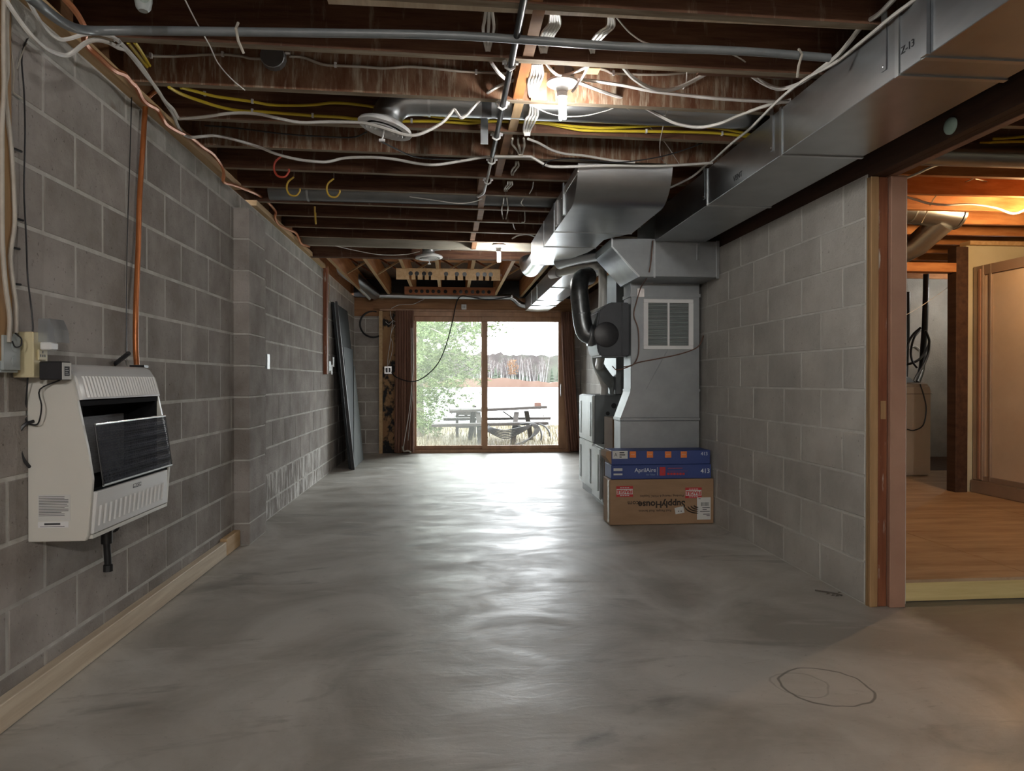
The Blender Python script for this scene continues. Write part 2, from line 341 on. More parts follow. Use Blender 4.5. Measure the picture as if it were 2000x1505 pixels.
def blocks(parent, base, udir, rotz, u0, u1, zlines, phase, mat, topmat=None, t_=.03, joint=.010, skip=None):
    """base: point at u=0, z=0 on the mortar plane; udir: unit vector; rotz turns the -Y face to the room"""
    L_ = .4064
    for i in range(len(zlines) - 1):
        za, zb = zlines[i], zlines[i + 1]
        off = phase + (L_ / 2 if i % 2 else 0)
        a = off - math.ceil((off - u0) / L_) * L_
        while a < u1 - .01:
            s0, s1 = max(a, u0), min(a + L_, u1); a += L_
            if s1 - s0 < .04: continue
            if skip and skip((s0 + s1) / 2, (za + zb) / 2): continue
            mm = topmat if (topmat and i == len(zlines) - 2) else mat
            if topmat and i < 2 and 5.3 < (s0 + s1) / 2 < 7.6: mm = BLKW
            key = mm.name + str(random.randint(0, 2))
            o = bpy.data.objects.new('block', block_mesh(s1 - s0 - joint, zb - za - joint, t_ + .0, mm, key))
            p = Vector(base) + Vector(udir) * ((s0 + s1) / 2) + Vector((0, 0, (za + zb) / 2))
            nrm = Vector((math.sin(rotz), -math.cos(rotz), 0))
            place(o, parent, p + nrm * random.uniform(0, .002), (0, 0, rotz))
# left wall: mortar core with blocks proud of it
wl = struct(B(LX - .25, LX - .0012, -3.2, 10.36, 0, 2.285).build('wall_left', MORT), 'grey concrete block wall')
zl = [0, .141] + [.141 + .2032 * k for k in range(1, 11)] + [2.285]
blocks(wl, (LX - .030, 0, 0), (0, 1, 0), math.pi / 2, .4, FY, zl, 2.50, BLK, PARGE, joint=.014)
# pilaster: stacked single blocks
for i in range(len(zl) - 2):
    za, zb = zl[i], zl[i + 1]
    MB().box(LX - .003, -1.281, 4.585, 4.985, za + .005, zb - .005).build('pilaster_block', BLK, wl, bevel=.004)
B(LX - .003, -1.286, 4.59, 4.98, 0, 2.17).build('pilaster_mortar', MORT, wl)
# right wall
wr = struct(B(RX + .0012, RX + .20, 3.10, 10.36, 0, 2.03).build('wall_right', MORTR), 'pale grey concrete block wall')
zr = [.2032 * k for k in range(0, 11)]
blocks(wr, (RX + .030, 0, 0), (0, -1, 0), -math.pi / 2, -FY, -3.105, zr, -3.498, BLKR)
# far wall around the patio door
wb_ = struct(B(-1.6, -1.02, FY + .0012, FY + .2, 0, 2.30).build('wall_back', MORT), 'block wall beside the patio door')
B(1.80, RX + .2, FY + .0012, FY + .2, 0, 2.30).build('mortar_core', MORT, wb_)
blocks(wb_, (0, FY + .030, 0), (1, 0, 0), 0, LX, -1.03, zl, -1.02, BLK)
blocks(wb_, (0, FY + .030, 0), (1, 0, 0), 0, 1.80, RX, zl, 1.87, BLK)
# walls never seen but closing the place
struct(B(-1.6, 6.6, -3.4, -3.2, 0, 2.56).build('wall_front', BLK), 'block wall behind the viewer')
struct(B(6.6, 6.8, -3.4, 10.36, 0, 2.56).build('wall_side', DRYW), 'pale wall of the neighbouring bay')
struct(B(RX + .2, 6.6, 8.3, 8.5, 0, 2.56).build('wall_laundry', BLKR), 'block wall behind the laundry')

# ceiling joists, each its own board
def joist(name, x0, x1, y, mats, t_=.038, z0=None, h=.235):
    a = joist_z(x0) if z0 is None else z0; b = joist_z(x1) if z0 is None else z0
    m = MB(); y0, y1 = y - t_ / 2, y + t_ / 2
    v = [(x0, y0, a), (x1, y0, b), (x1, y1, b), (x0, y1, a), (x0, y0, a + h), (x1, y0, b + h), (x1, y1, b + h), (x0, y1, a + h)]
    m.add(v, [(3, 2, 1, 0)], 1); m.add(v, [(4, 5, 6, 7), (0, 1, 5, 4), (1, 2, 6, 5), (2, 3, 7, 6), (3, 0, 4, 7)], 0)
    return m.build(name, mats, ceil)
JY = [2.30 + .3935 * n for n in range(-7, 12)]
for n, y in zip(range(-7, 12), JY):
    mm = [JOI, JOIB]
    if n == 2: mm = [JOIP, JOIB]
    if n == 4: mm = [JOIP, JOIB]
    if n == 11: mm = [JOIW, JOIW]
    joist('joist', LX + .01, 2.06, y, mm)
    if y > 1.5: joist('joist', 2.07, 6.55, y + .04, [ORG if n > 3 else JOI, ORG if n > 3 else JOIB], z0=2.285)
for n in range(12, 20):
    joist('joist', 2.20, 6.55, 2.34 + .3935 * n, [ORG, ORG], z0=2.285) if 2.34 + .3935 * n < 8.2 else None
# lapped side boards seen near the viewer
MB().box(-.4, 1.72, JY[7] + .021, JY[7] + .058, 2.312, 2.53).build('joist', [SPF], ceil)
MB().box(1.0, 1.9, JY[8] + .021, JY[8] + .05, 2.30, 2.52).build('joist', [JOI], ceil)
# solid blocking between joists, in a row by the black pipe
for i in range(5, len(JY) - 1):
    x = .285 + random.uniform(-.02, .02) - (.0 if i < 12 else .09)
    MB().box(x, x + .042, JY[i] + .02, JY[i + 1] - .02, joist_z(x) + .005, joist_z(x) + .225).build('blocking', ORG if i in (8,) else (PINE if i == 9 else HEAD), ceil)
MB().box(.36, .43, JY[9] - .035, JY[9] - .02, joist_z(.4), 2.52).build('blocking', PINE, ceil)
# doubled header and the joists that run on to the patio door
HY = 7.03
MB().box(LX + .01, 2.06, HY - .04, HY + .04, 2.285, 2.52).build('header', JOI, ceil)
KX = [-1.22, -.86, -.50, -.13, .25, .66, 1.05, 1.45, 1.85]
for x in KX:
    m = MB().box(x - .019, x + .019, HY + .05, 10.2, 2.295, 2.53); m.mi[0] = 1; m.build('joist', [ORG, PINE], ceil)
MB().box(LX, 2.06, 8.44, 8.46, 2.53, 2.56).build('subfloor_board', ORG, ceil)
for yb in range(8):
    MB().box(LX + .02, 2.05, 7.10 + yb * .2, 7.29 + yb * .2, 2.535, 2.558).build('subfloor_board', ORG, ceil)
for i in range(len(KX) - 1):                 # cross bridging
    a, b = KX[i] + .02, KX[i + 1] - .02
    for (za, zb, dy) in ((2.31, 2.51, 0), (2.51, 2.31, .045)):
        m = MB(); m.hexa([(a, 8.28 + dy, za), (b, 8.28 + dy, zb), (b, 8.31 + dy, zb), (a, 8.31 + dy, za),
                          (a, 8.28 + dy, za + .022), (b, 8.28 + dy, zb + .022), (b, 8.31 + dy, zb + .022), (a, 8.31 + dy, za + .022)])
        m.build('bridging', PINE if dy == 0 else RED, ceil)
B(LX, 2.05, 10.2, 10.24, 2.27, 2.53).build('rim_joist', BLKE, ceil)
B(-1.6, -1.43, -3.2, 10.36, 2.325, 2.56).build('rim_joist', HEAD, ceil); B(-1.6, 6.6, -3.4, -3.2, 2.5, 2.6).build('rim_joist', HEAD, ceil)
B(-1.6, 2.2, 10.245, 10.36, 2.26, 2.58).build('rim_joist', HEAD, ceil); B(2.16, 6.7, 10.2, 10.36, 0, 2.58).build('rim_joist', HEAD, ceil); B(-1.6, -1.0, 10.25, 10.36, 2.0, 2.3).build('rim_joist', HEAD, ceil)
# sill plate on the left wall in two lengths
B(-1.56, -1.335, -1, 4.60, 2.286, 2.324).build('sill_plate', PINE, ceil)
B(-1.56, -1.345, 5.0, 7.70, 2.286, 2.324).build('sill_plate', PINE, ceil)
# carrying beam on the right wall, running on over the wide opening
bmx = struct(B(1.962, 2.0, -3.2, 10.2, 2.015, 2.283).build('beam', BEAM), 'dark built-up timber beam over the opening')
B(2.002, 2.04, -3.2, 10.2, 2.015, 2.283).build('beam_board', BEAM, bmx); B(2.042, 2.075, -3.2, 10.2, 2.012, 2.283).build('beam_board', PINK, bmx)
MB().lathe([(.0, 0), (.033, 0), (.033, .006), (.028, .012), (.012, .016), (0, .0165)], onX(1858, 246, 1.962), (-1, 0, 0), 24).build('cover_disc', MINT, bmx, smooth=True)
# jamb at the end of the right wall
jm = struct(B(1.957, 2.12, 3.088, 3.101, 0, 2.012).build('trim_1', TAN), 'wooden jamb closing the end of the block wall')
B(1.957, 1.996, 3.066, 3.087, 0, 2.012).build('edge_strip', TAN, jm, bevel=.003)
B(1.998, 2.043, 3.072, 3.087, 0, 2.012).build('jamb_strip', RED, jm, bevel=.003)
B(2.045, 2.122, 3.050, 3.30, 0, 2.012).build('jamb_board', PINK, jm, bevel=.003)
B(2.008, 2.034, 3.068, 3.0715, .88, .965).build('strike_block', TAN, jm)

# raised plywood floor of the next bay
pf = struct(B(2.16, 6.6, 3.125, 3.163, .004, .092).build('floor_plywood', TREAT), 'raised plywood floor on a treated timber rim')
for (x0, x1, y0, y1) in ((2.15, 2.844, 3.12, 5.55), (2.850, 4.06, 3.12, 4.5), (2.850, 4.06, 4.506, 6.9), (4.063, 6.58, 3.12, 6.9)):
    B(x0, x1, y0, y1, .093, .108).build('plywood_sheet', PLY, pf)
B(2.15, 2.844, 5.553, 6.9, .093, .107).build('plywood_sheet', PLY, pf)
B(2.15, 6.58, 6.903, 8.3, .05, .09).build('plywood_sheet', BEAM, pf)
for y in (3.165, 3.6, 4.0, 4.4, 4.8, 5.2, 5.6, 6.0, 6.4, 6.8): B(2.2, 6.55, y, y + .038, .003, .092).build('sleeper', TREAT, pf)

# timber plate along the foot of the left wall
bp = struct(B(LX + .001, -1.337, -.6, 4.30, .002, .089).build('baseboard_left', SPF, bevel=.003), 'pale spruce board laid along the foot of the wall')
B(LX + .001, -1.337, 4.305, 4.57, .002, .105).build('board', PINE, bp, bevel=.003)

# ------------------------------------------------------------------ patio door
DY = 10.22
d1 = struct(B(-.56, 1.80, DY - .02, DY + .10, 0, .045).build('door_1', DOORW), 'brown framed sliding glass patio door')
B(-.56, 1.80, DY - .02, DY + .10, 2.005, 2.07).build('head_jamb', DOORW, d1)
B(-.56, -.515, DY - .02, DY + .10, .045, 2.005).build('side_jamb', DOORW, d1); B(1.735, 1.80, DY - .02, DY + .10, .045, 2.005).build('side_jamb', DOORW, d1)
def leaf(x0, x1, y, s, glassm, z0=.045, z1=2.005, l=.06, r=.06):
    p = B(x0, x1, y, y + .035, z0, z0 + s).build('door_leaf', DOORW, d1, bevel=.004)
    B(x0, x1, y, y + .035, z1 - .075, z1).build('top_rail', DOORW, p, bevel=.004)
    B(x0, x0 + l, y, y + .035, z0 + s, z1 - .075).build('stile', DOORW, p, bevel=.004); B(x1 - r, x1, y, y + .035, z0 + s, z1 - .075).build('stile', DOORW, p, bevel=.004)
    B(x0 + l, x1 - r, y + .014, y + .020, z0 + s, z1 - .075).build('glass_pane', glassm, p); return p
leaf(-.515, .545, DY + .05, .055, GLSH, l=.03, r=.075)
rl = leaf(.475, 1.733, DY, .055, GLS, l=.085, r=.115)
MB().tube(spline([(1.655, DY - .002, 1.02), (1.648, DY - .045, 1.0), (1.645, DY - .05, .92), (1.648, DY - .045, .84), (1.655, DY - .002, .82)]), .008, 8).build('door_pull', STEEL, rl, smooth=True)
B(-1.02, RX, DY + .0, DY + .10, 2.071, 2.29).build('head_filler', HEAD, d1)
# header, trim and rough framing round it
hd = struct(B(-1.10, RX - .01, DY - .06, DY - .02, 2.10, 2.275).build('trim_2', HEAD), 'rough timber header above the patio door')
B(-1.0, RX - .01, DY - .07, DY - .02, 2.072, 2.098).build('trim_strip', DOORW, hd)
st = struct(B(-1.02, -.972, DY - .03, FY + .1, 0, 2.07).build('trim_3', PINE), 'raw stud and stained plywood beside the door')
B(-.970, -.70, DY + .02, FY + .1, 0, 2.07).build('stained_panel', STAIN, st)
B(-.70, -.56, DY + .0, FY + .1, 0, 2.07).build('stud', BEAM, st)
B(1.80, 1.86, DY, FY + .1, 0, 2.07).build('stud', HEAD, st)

# ------------------------------------------------------------------ DUCTS AND FURNACE
# long rectangular trunk beside the beam
T0 = thing('sheet_metal_trunk_duct', 'long galvanized rectangular duct running beside the dark beam', 'duct', (1.65, 3, 2.06))
ys = [.2, 1.15, 2.03, 2.158, 2.96, 3.85, 4.86]
for a, b in zip(ys[:-1], ys[1:]):
    o = B(1.465, 1.84, a + .002, b - .002, 2.06, 2.266).build('duct_section', GALV if a != 3.85 else GALV, T0, bevel=.002)
for y in ys[1:-1]:
    B(1.460, 1.845, y - .014, y + .006, 2.055, 2.271).build('drive_cleat', SEAM, T0)
B(1.452, 1.464, 2.0, 2.03, 2.058, 2.27).build('standing_seam', GALV, T0)
for y in (2.21, 3.03, 3.87):
    s_ = B(1.4600, 1.4645, y, y + .026, 2.105, 2.30).build('hanger_strap', GALV, T0)
    MB().lathe([(.004, 0), (.004, .003), (0, .004)], (1.46, y + .013, 2.12), (-1, 0, 0), 8).build('screw', STEEL, s_)
text('Z-13', .034, (1.4640, 2.105, 2.13), (math.pi / 2, 0, -math.pi / 2), INK, T0, 'crayon_writing')
text('VENT', .040, (1.4640, 3.42, 2.10), (math.pi / 2, 0, -math.pi / 2), INK, T0, 'crayon_writing', sx=1.1)
B(1.49, 1.82, 4.862, 5.41, 2.071, 2.262).build('duct_section', GALD, T0, bevel=.003)

# round-nosed trunk
T1 = thing('round_nosed_trunk_duct', 'wide galvanized trunk duct with a curved end below the joists', 'duct', (.98, 4.6, 2.08))
prof = [(3.83, 2.275)] + [(4.05 - .22 * math.cos(q), 2.30 - .22 * math.sin(q)) for q in [math.pi / 2 * i / 9 for i in range(1, 10)]] + [(4.72, 2.08), (4.72, 2.275)]
MB().prism(prof, 'x', .717, 1.26).build('curved_end', GALV, T1, smooth=True)
B(.7145, .718, 3.83, 4.4, 2.225, 2.262).build('rough_seam', FOIL, T1)
MB().prism([(.717, 4.724), (1.26, 4.724), (1.12, 4.95), (1.12, 5.25), (.717, 5.25)], 'z', 2.081, 2.275).build('duct_section', GALV, T1, bevel=.002)
MB().prism([(.717, 5.254), (1.12, 5.254), (1.10, 5.45), (.93, 6.08), (.717, 6.08)], 'z', 2.082, 2.275).build('duct_section', GALV, T1, bevel=.002)
for y, x1 in ((4.722, 1.262), (5.252, 1.122)): B(.714, x1, y - .006, y + .006, 2.077, 2.278).build('drive_cleat', SEAM, T1)
B(.708, .717, 4.3, 4.33, 2.10, 2.30).build('hanger_strap', GALV, T1); B(.704, .716, 4.52, 4.6, 2.09, 2.25).build('hanger_strap', WHP, T1)
MB().tube(spline([(.815, 6.0, 2.172), (.815, 6.3, 2.172), (.81, 6.75, 2.172), (.80, 6.93, 2.20), (.79, 6.99, 2.28)], 5), .088, 20).build('round_branch', GALV, T1, smooth=True)
MB().tube([(.815, 6.09, 2.172), (.815, 6.105, 2.172)], .093, 20).build('crimped_collar', GALD, T1, smooth=True)
MB().tube(spline([onY(1092, 512, 5.95), onY(1110, 506, 5.85), onY(1140, 499, 5.72), onY(1172, 494, 5.6)], 4), .062, 18).build('round_takeoff', GALV, T1, smooth=True)

# flat trunk on to the patio door wall
T2 = thing('flat_trunk_duct', 'flat galvanized trunk duct reaching the wall above the patio door', 'duct', (1.25, 8, 2.07))
for i, (a, b) in enumerate(((6.35, 7.4), (7.404, 8.6), (8.604, 9.2), (9.204, 9.95))):
    MB().prism([(1.09, 2.066), (1.25, 2.060 - .004 * (i % 2)), (1.42, 2.066), (1.42, 2.262), (1.09, 2.262)], 'y', a, b).build('duct_section', GALV, T2, bevel=.002)
for y in (7.402, 8.602, 9.202): B(1.086, 1.424, y - .008, y + .008, 2.056, 2.266).build('drive_cleat', SEAM, T2)
# round pipe along the header
T3 = thing('round_header_duct', 'round galvanized pipe running along the header above the patio door', 'duct', (.1, 10.05, 2.27))
MB().tube(spline([onY(653, 515, 9.0), onY(690, 541, 9.35), onY(716, 562, 9.75), onY(733, 575, 10.0)], 4), [.085] * 12 + [.075], 18).build('round_duct', GALV, T3, smooth=True)
MB().tube([onY(735, 577, 10.02), onY(860, 578, 10.05), onY(997, 580, 10.05)], .042, 16).build('round_duct', GALV, T3, smooth=True)
MB().tube(spline([onY(997, 580, 10.05), onY(1006, 585, 10.05), onY(1016, 594, 10.05), onY(1030, 597, 10.05), onY(1045, 597, 10.05)], 5), .042, 16).build('elbow', GALV, T3, smooth=True)
for px in (745, 998): MB().tube([onY(px, 578, 10.05), onY(px + 3, 578, 10.05)], .046, 16).build('crimped_collar', SEAM, T3, smooth=True)
# round ducts between joists with ceiling registers
def register_duct(nm, lab, xr, y, z, x1, tilt, R_=.13, r=.072):
    t = thing(nm, lab, 'duct', (xr, y, z)); ax = Vector((math.sin(tilt), 0, -math.cos(tilt)))
    top = Vector((xr, y, z))
    elbow = spline([top - ax * .03, top - ax * .075, top - ax * .115 + Vector((.03, 0, .005)), Vector((xr + .11, y, z + .135)), Vector((xr + .20, y, z + .138))], 4)
    MB().tube(elbow, r, 20).build('elbow', GALV, t, smooth=True)
    MB().tube([Vector((xr + .20, y, z + .138)), Vector((x1, y, z + .125))], r * .98, 20).build('round_duct', GALV, t, smooth=True)
    for s_ in (.20, .48): MB().tube([Vector((xr + s_, y, z + .138)), Vector((xr + s_ + .012, y, z + .138))], r * 1.05, 20).build('crimped_collar', SEAM, t, smooth=True)
    g = MB().lathe([(r * .95, -.04), (R_ * .95, -.012), (R_, 0), (R_ * .98, .006), (R_ * .78, .010), (R_ * .74, -.004), (r * .6, -.006)], top, ax, 32).build('ceiling_register', WHP, t, smooth=True)
    MB().lathe([(R_ * .66, 0), (R_ * .66, .004), (0, .004)], top + ax * .001, ax, 24).build('dark_throat', BLKE, g)
    for k, rr in enumerate((.60, .44, .28)):
        MB().lathe([(R_ * rr, .006), (R_ * (rr + .09), .016), (R_ * (rr + .075), .018), (R_ * (rr - .02), .008)], top, ax, 28).build('register_cone', WHP, g, smooth=True)
    st_ = MB().cyl(top + ax * .01, top + ax * .055, .004, 8); st_.box(top.x + ax.x * .06 - .014, top.x + ax.x * .06 + .014, y - .006, y + .006, (top + ax * .06).z - .005, (top + ax * .06).z + .006)
    st_.build('damper_lever', WHP, g); return t
p = onY(752, 250, 3.30)
T4 = register_duct('register_duct', 'round duct between joists ending in a tilted white ceiling register', p.x, 3.30, p.z, 1.50, math.radians(-14))
B(.150, .195, 3.215, 3.220, 2.28, 2.41).build('hanger_strap', GALV, T4)
B(.152, .188, 3.385, 3.392, 2.215, 2.40).build('hanger_strap', GALV, T4)
p = onY(838, 503, 6.80)
T5 = register_duct('register_duct', 'small far register duct with white disc beside the second bulb', p.x, 6.80, p.z, 1.0, math.radians(3), .135, .06)
T6 = tag(MB().tube([(LX + .12, 5.02, 2.405), (.9, 5.02, 2.395)], .072, 18).build('round_duct', GALD, smooth=True), 'dull round duct lying between joists past the yellow hooks', 'duct')
MB().tube([(-1.0, 5.02, 2.402), (-.985, 5.02, 2.402)], .076, 18).build('crimped_collar', SEAM, T6, smooth=True)

# return air drop beside the right wall
R0 = thing('return_air_drop', 'grey sheet metal return air drop with white grille against block wall', 'duct', (1.6, 5.3, 0))
B(1.303, 1.924, 5.20, 5.41, .0, .752).build('base_box', GALD, R0, bevel=.003)
B(1.298, 1.929, 5.195, 5.415, .752, .775).build('flange', GALD, R0, bevel=.002)
m = MB(); m.hexa([(1.303, 5.20, .776), (1.924, 5.20, .776), (1.924, 5.41, .776), (1.303, 5.41, .776), (1.383, 5.20, .985), (1.924, 5.20, .985), (1.924, 5.42, .985), (1.383, 5.42, .985)])
m.build('transition', GALD, R0)
B(1.383, 1.924, 5.20, 5.42, .987, 1.715).build('riser', GALD, R0, bevel=.003)
B(1.378, 1.929, 5.195, 5.425, .975, .995).build('flange', GALD, R0)
B(1.376, 1.930, 5.193, 5.427, 1.702, 1.728).build('flange', GALD, R0)
B(1.383, 1.924, 5.205, 5.42, 1.729, 1.806).build('collar', GALD, R0)
B(1.468, 1.945, 4.87, 5.42, 1.807, 2.069).build('top_box', GALD, R0, bevel=.003)
MB().prism([(1.156, 2.02), (1.357, 1.807), (1.4665, 1.807), (1.4665, 2.078), (1.156, 2.078)], 'y', 4.875, 5.42).build('offset_transition', GALD, R0)
for (x0, x1, z0, z1) in ((1.462, 1.474, 1.80, 2.075), (1.925, 1.948, 1.80, 2.072), (1.152, 1.162, 2.015, 2.082)): B(x0, x1, 4.864, 4.872, z0, z1).build('standing_seam', SEAM, R0)
m = MB(); m.hexa([(1.150, 4.866, 2.016), (1.353, 4.866, 1.801), (1.353, 4.874, 1.801), (1.150, 4.874, 2.016), (1.158, 4.866, 2.024), (1.361, 4.866, 1.809), (1.361, 4.874, 1.809), (1.158, 4.874, 2.024)]); m.build('standing_seam', SEAM, R0)
B(1.78, 1.80, 4.862, 4.869, 1.93, 2.05).build('hanger_strap', GALV, R0)
m = MB(); pa, pb = onY(1305, 681, 5.196), onY(1262, 760, 5.196)
m.tube([pa, pb], .0018, 6); m.build('seam_line', GALD, R0)
gr = B(1.479, 1.871, 5.186, 5.199, 1.30, 1.33).build('grille_frame', WHP, R0, bevel=.003)
B(1.479, 1.871, 5.186, 5.199, 1.655, 1.685).build('grille_rail', WHP, gr, bevel=.003)
for (x0, x1) in ((1.479, 1.515), (1.835, 1.871), (1.667, 1.683)): B(x0, x1, 5.187, 5.199, 1.33, 1.655).build('grille_stile', WHP, gr)
B(1.515, 1.835, 5.197, 5.1995, 1.33, 1.655).build('grille_backing', BLKE, gr)
for side in ((1.516, 1.666), (1.684, 1.834)):
    for k in range(30):
        z = 1.334 + k * .0107
        m = MB(); m.hexa([(side[0], 5.188, z), (side[1], 5.188, z), (side[1], 5.197, z + .006), (side[0], 5.197, z + .006), (side[0], 5.188, z + .0016), (side[1], 5.188, z + .0016), (side[1], 5.197, z + .0076), (side[0], 5.197, z + .0076)])
        m.build('louver', BOXG, gr)
m = MB(); a = onY(1262, 540, 5.19); b = onY(1252, 572, 5.19)
m.hexa([(a.x - .015, 5.17, a.z - .05), (a.x + .05, 5.17, a.z - .05), (a.x + .05, 5.2, a.z - .05), (a.x - .02, 5.2, a.z - .05), (a.x, 5.0, a.z), (a.x + .06, 5.0, a.z), (a.x + .06, 5.06, a.z), (a.x, 5.06, a.z)])
m.build('foil_tape', FOIL, R0)
B(b.x - .03, b.x + .025, 5.188, 5.192, b.z - .03, b.z + .035).build('foil_tape', FOIL, R0)
# boot and media cabinet
FB = tag(B(1.295, 1.9, 5.425, 5.725, .02, .76).build('duct_boot', BRNB, bevel=.004), 'brown lined duct boot between return drop and furnace', 'duct')
FC = thing('filter_cabinet', 'light grey furnace filter cabinet low beside the stacked cartons', 'cabinet', (1.5, 5.9, 0))
B(1.285, 1.88, 5.73, 6.10, .03, .495).build('cabinet_body', FURL, FC, bevel=.006)
B(1.262, 1.284, 5.75, 6.08, .05, .485).build('cabinet_door', FURL, FC, bevel=.008)
B(1.256, 1.263, 5.80, 5.82, .12, .43).build('door_handle', BOXG, FC)
B(1.30, 1.87, 5.74, 6.09, 0, .03).build('plinth', BLKE, FC)
FU = thing('furnace', 'grey upright furnace with black knockouts behind the return drop', 'furnace', (1.56, 6.4, 0))
B(1.30, 1.85, 6.12, 6.76, .075, .93).build('furnace_body', FURN, FU, bevel=.004)
B(1.31, 1.84, 6.13, 6.75, 0, .075).build('plinth', BLKE, FU)
for (z0, z1) in ((.08, .50), (.505, .925)):
    dp = B(1.276, 1.299, 6.125, 6.75, z0, z1).build('door_panel', FURL, FU, bevel=.006)
    for yy in (6.18, 6.64): B(1.2715, 1.2765, yy, yy + .05, z0 + .05, z1 - .06).build('vent_slot', BLKE, dp)
for (px, py, rr) in ((1199, 792, .024), (1187, 807, .018), (1178, 868, .018)):
    q = onY(px, py, 6.117); MB().lathe([(0, -.002), (rr, -.002), (rr, .003), (0, .003)], q, (0, -1, 0), 18).build('knockout_cap', BLKP, FU)
SP = tag(B(1.50, 1.84, 6.15, 6.7, .935, 2.06).build('supply_plenum', GALD, bevel=.003), 'galvanized supply plenum standing on the furnace', 'duct')
# humidifier with bypass pipe
HU = thing('duct_humidifier', 'black plastic duct humidifier with round port on the return drop', 'humidifier', (1.25, 5.4, 1.24))
MB().prism([(1.135, 1.30), (1.16, 1.245), (1.38, 1.245), (1.38, 1.665), (1.235, 1.665), (1.15, 1.60), (1.128, 1.48)], 'y', 5.26, 5.62).build('housing', HUM, HU, smooth=True, bevel=.012)
B(1.325, 1.382, 5.248, 5.63, 1.255, 1.66).build('mounting_frame', HUM, HU, bevel=.006)
MB().lathe([(0, .0), (.098, .0), (.098, .006), (.09, .010), (0, .010)], (1.205, 5.262, 1.415), (0, -1, 0), 32).build('port_cover', BLKP, HU, smooth=True)
MB().lathe([(.082, 0), (.088, .02), (.088, .05), (.080, .055)], (1.150, 5.42, 1.415), (-1, 0, .12), 28).build('collar', GALV, HU, smooth=True)
PP = tag(MB().tube(spline([(1.12, 5.42, 1.42), (1.08, 5.42, 1.435), (1.055, 5.42, 1.50), (1.035, 5.44, 1.68), (1.03, 5.46, 1.80), (1.06, 5.52, 1.88), (1.14, 5.62, 1.92)], 5), .073, 20).build('bypass_pipe', DARKM, smooth=True), 'dark round bypass pipe curving up from the humidifier', 'pipe')
for q in ((1.045, 5.43, 1.585),): MB().lathe([(.076, 0), (.076, .008)], q, (-.05, .02, 1), 20).build('crimped_collar', DARKM, PP)
PV = thing('vent_pipe', 'white plastic furnace vent pipe elbowing beside the offset duct', 'pipe', (1.2, 5.8, 1.0))
MB().tube(spline([onY(1076, 536, 6.5), onY(1095, 532, 6.4), onY(1140, 524, 6.0), onY(1163, 519, 5.8), onY(1174, 521, 5.76), onY(1177, 533, 5.76), onY(1177, 600, 5.76), onY(1174, 690, 5.8), onY(1170, 720, 6.2), onY(1180, 750, 6.3), onY(1180, 772, 6.3)], 5), .036, 16).build('pipe', PVC, PV, smooth=True)
MB().tube([onY(1076, 536, 6.5), onY(1090, 533, 6.42)], .042, 16).build('coupling', WHP, PV, smooth=True)
FX = tag(MB().tube(spline([onY(1165, 690, 6.1), onY(1170, 715, 6.15), onY(1186, 738, 6.25), onY(1198, 752, 6.3), onY(1202, 772, 6.3)], 5), .050, 16).build('flexible_duct', BOXG, smooth=True), 'grey flexible tube between humidifier and furnace top', 'pipe')
FP = tag(MB().tube(spline([onY(1152, 660, 6.5), onY(1160, 690, 6.45), onY(1162, 715, 6.4), onY(1172, 738, 6.35), onY(1178, 755, 6.3), onY(1178, 773, 6.3)], 5), .022, 12).build('drain_pipe', PVC, smooth=True), 'thin pale drain pipe dropping to furnace top', 'pipe')

BRW = M('brown_wire', (.14, .07, .05), (.20, .11, .08), 20, .5)
cable('control_wire', 'brown control wires hanging down the return drop beside the grille', [(1275, 470, 4.85), (1270, 520, 4.85), (1263, 543, 4.95), (1252, 560, 5.17), (1243, 590, 5.18), (1238, 615, 5.18), (1246, 640, 5.185), (1248, 670, 5.185), (1246, 695, 5.18), (1236, 712, 5.15), (1218, 716, 5.2)], .0045, BRW)
cable('control_wire', 'brown control wire swept across the return drop below the grille', [(1196, 715, 5.3), (1205, 722, 5.2), (1225, 717, 5.17), (1245, 708, 5.18), (1280, 701, 5.185), (1320, 693, 5.185), (1350, 684, 5.185), (1366, 674, 5.185), (1374, 655, 5.19)], .0045, BRW)

# ------------------------------------------------------------------ WALL HEATER
H = thing('wall_heater', 'cream vent-free gas wall heater with black mesh front on left wall', 'heater', (-1.28, 2.72, .53))
hp = [(-1.378, .53), (-1.198, .53), (-1.190, .545), (-1.176, .735), (-1.190, .83), (-1.238, 1.07), (-1.262, 1.105), (-1.285, 1.115), (-1.378, 1.115)]
for (a, b) in ((2.40, 2.418), (3.032, 3.05)): MB().prism(hp, 'y', a, b).build('side_panel', CRM, H, bevel=.003)
B(-1.378, -1.365, 2.418, 3.032, .535, 1.11).build('back_panel', CRM, H)
MB().prism([(-1.365, 1.101), (-1.283, 1.101), (-1.262, 1.094), (-1.243, 1.066), (-1.224, .995), (-1.230, .994), (-1.236, 1.005), (-1.2365, 1.01), (-1.24, 1.08), (-1.262, 1.115), (-1.365, 1.115)][:5] + [(-1.213, .997), (-1.231, 1.068), (-1.254, 1.104), (-1.280, 1.115), (-1.365, 1.115)], 'y', 2.418, 3.032).build('top_panel', CRMW, H, smooth=True)
for k in range(26):                              # raised louvres of the top panel
    y = 2.452 + k * .0222
    m = MB(); m.hexa([(-1.2145, y, 1.003), (-1.2075, y + .004, 1.003), (-1.2145, y + .010, 1.003), (-1.225, y + .005, 1.003), (-1.236, y, 1.075), (-1.229, y + .004, 1.075), (-1.236, y + .010, 1.075), (-1.246, y + .005, 1.075)]); m.build('louver', CRMW, H)
B(-1.35, -1.222, 2.42, 3.03, .975, .992).build('hood_edge', SOOT, H)
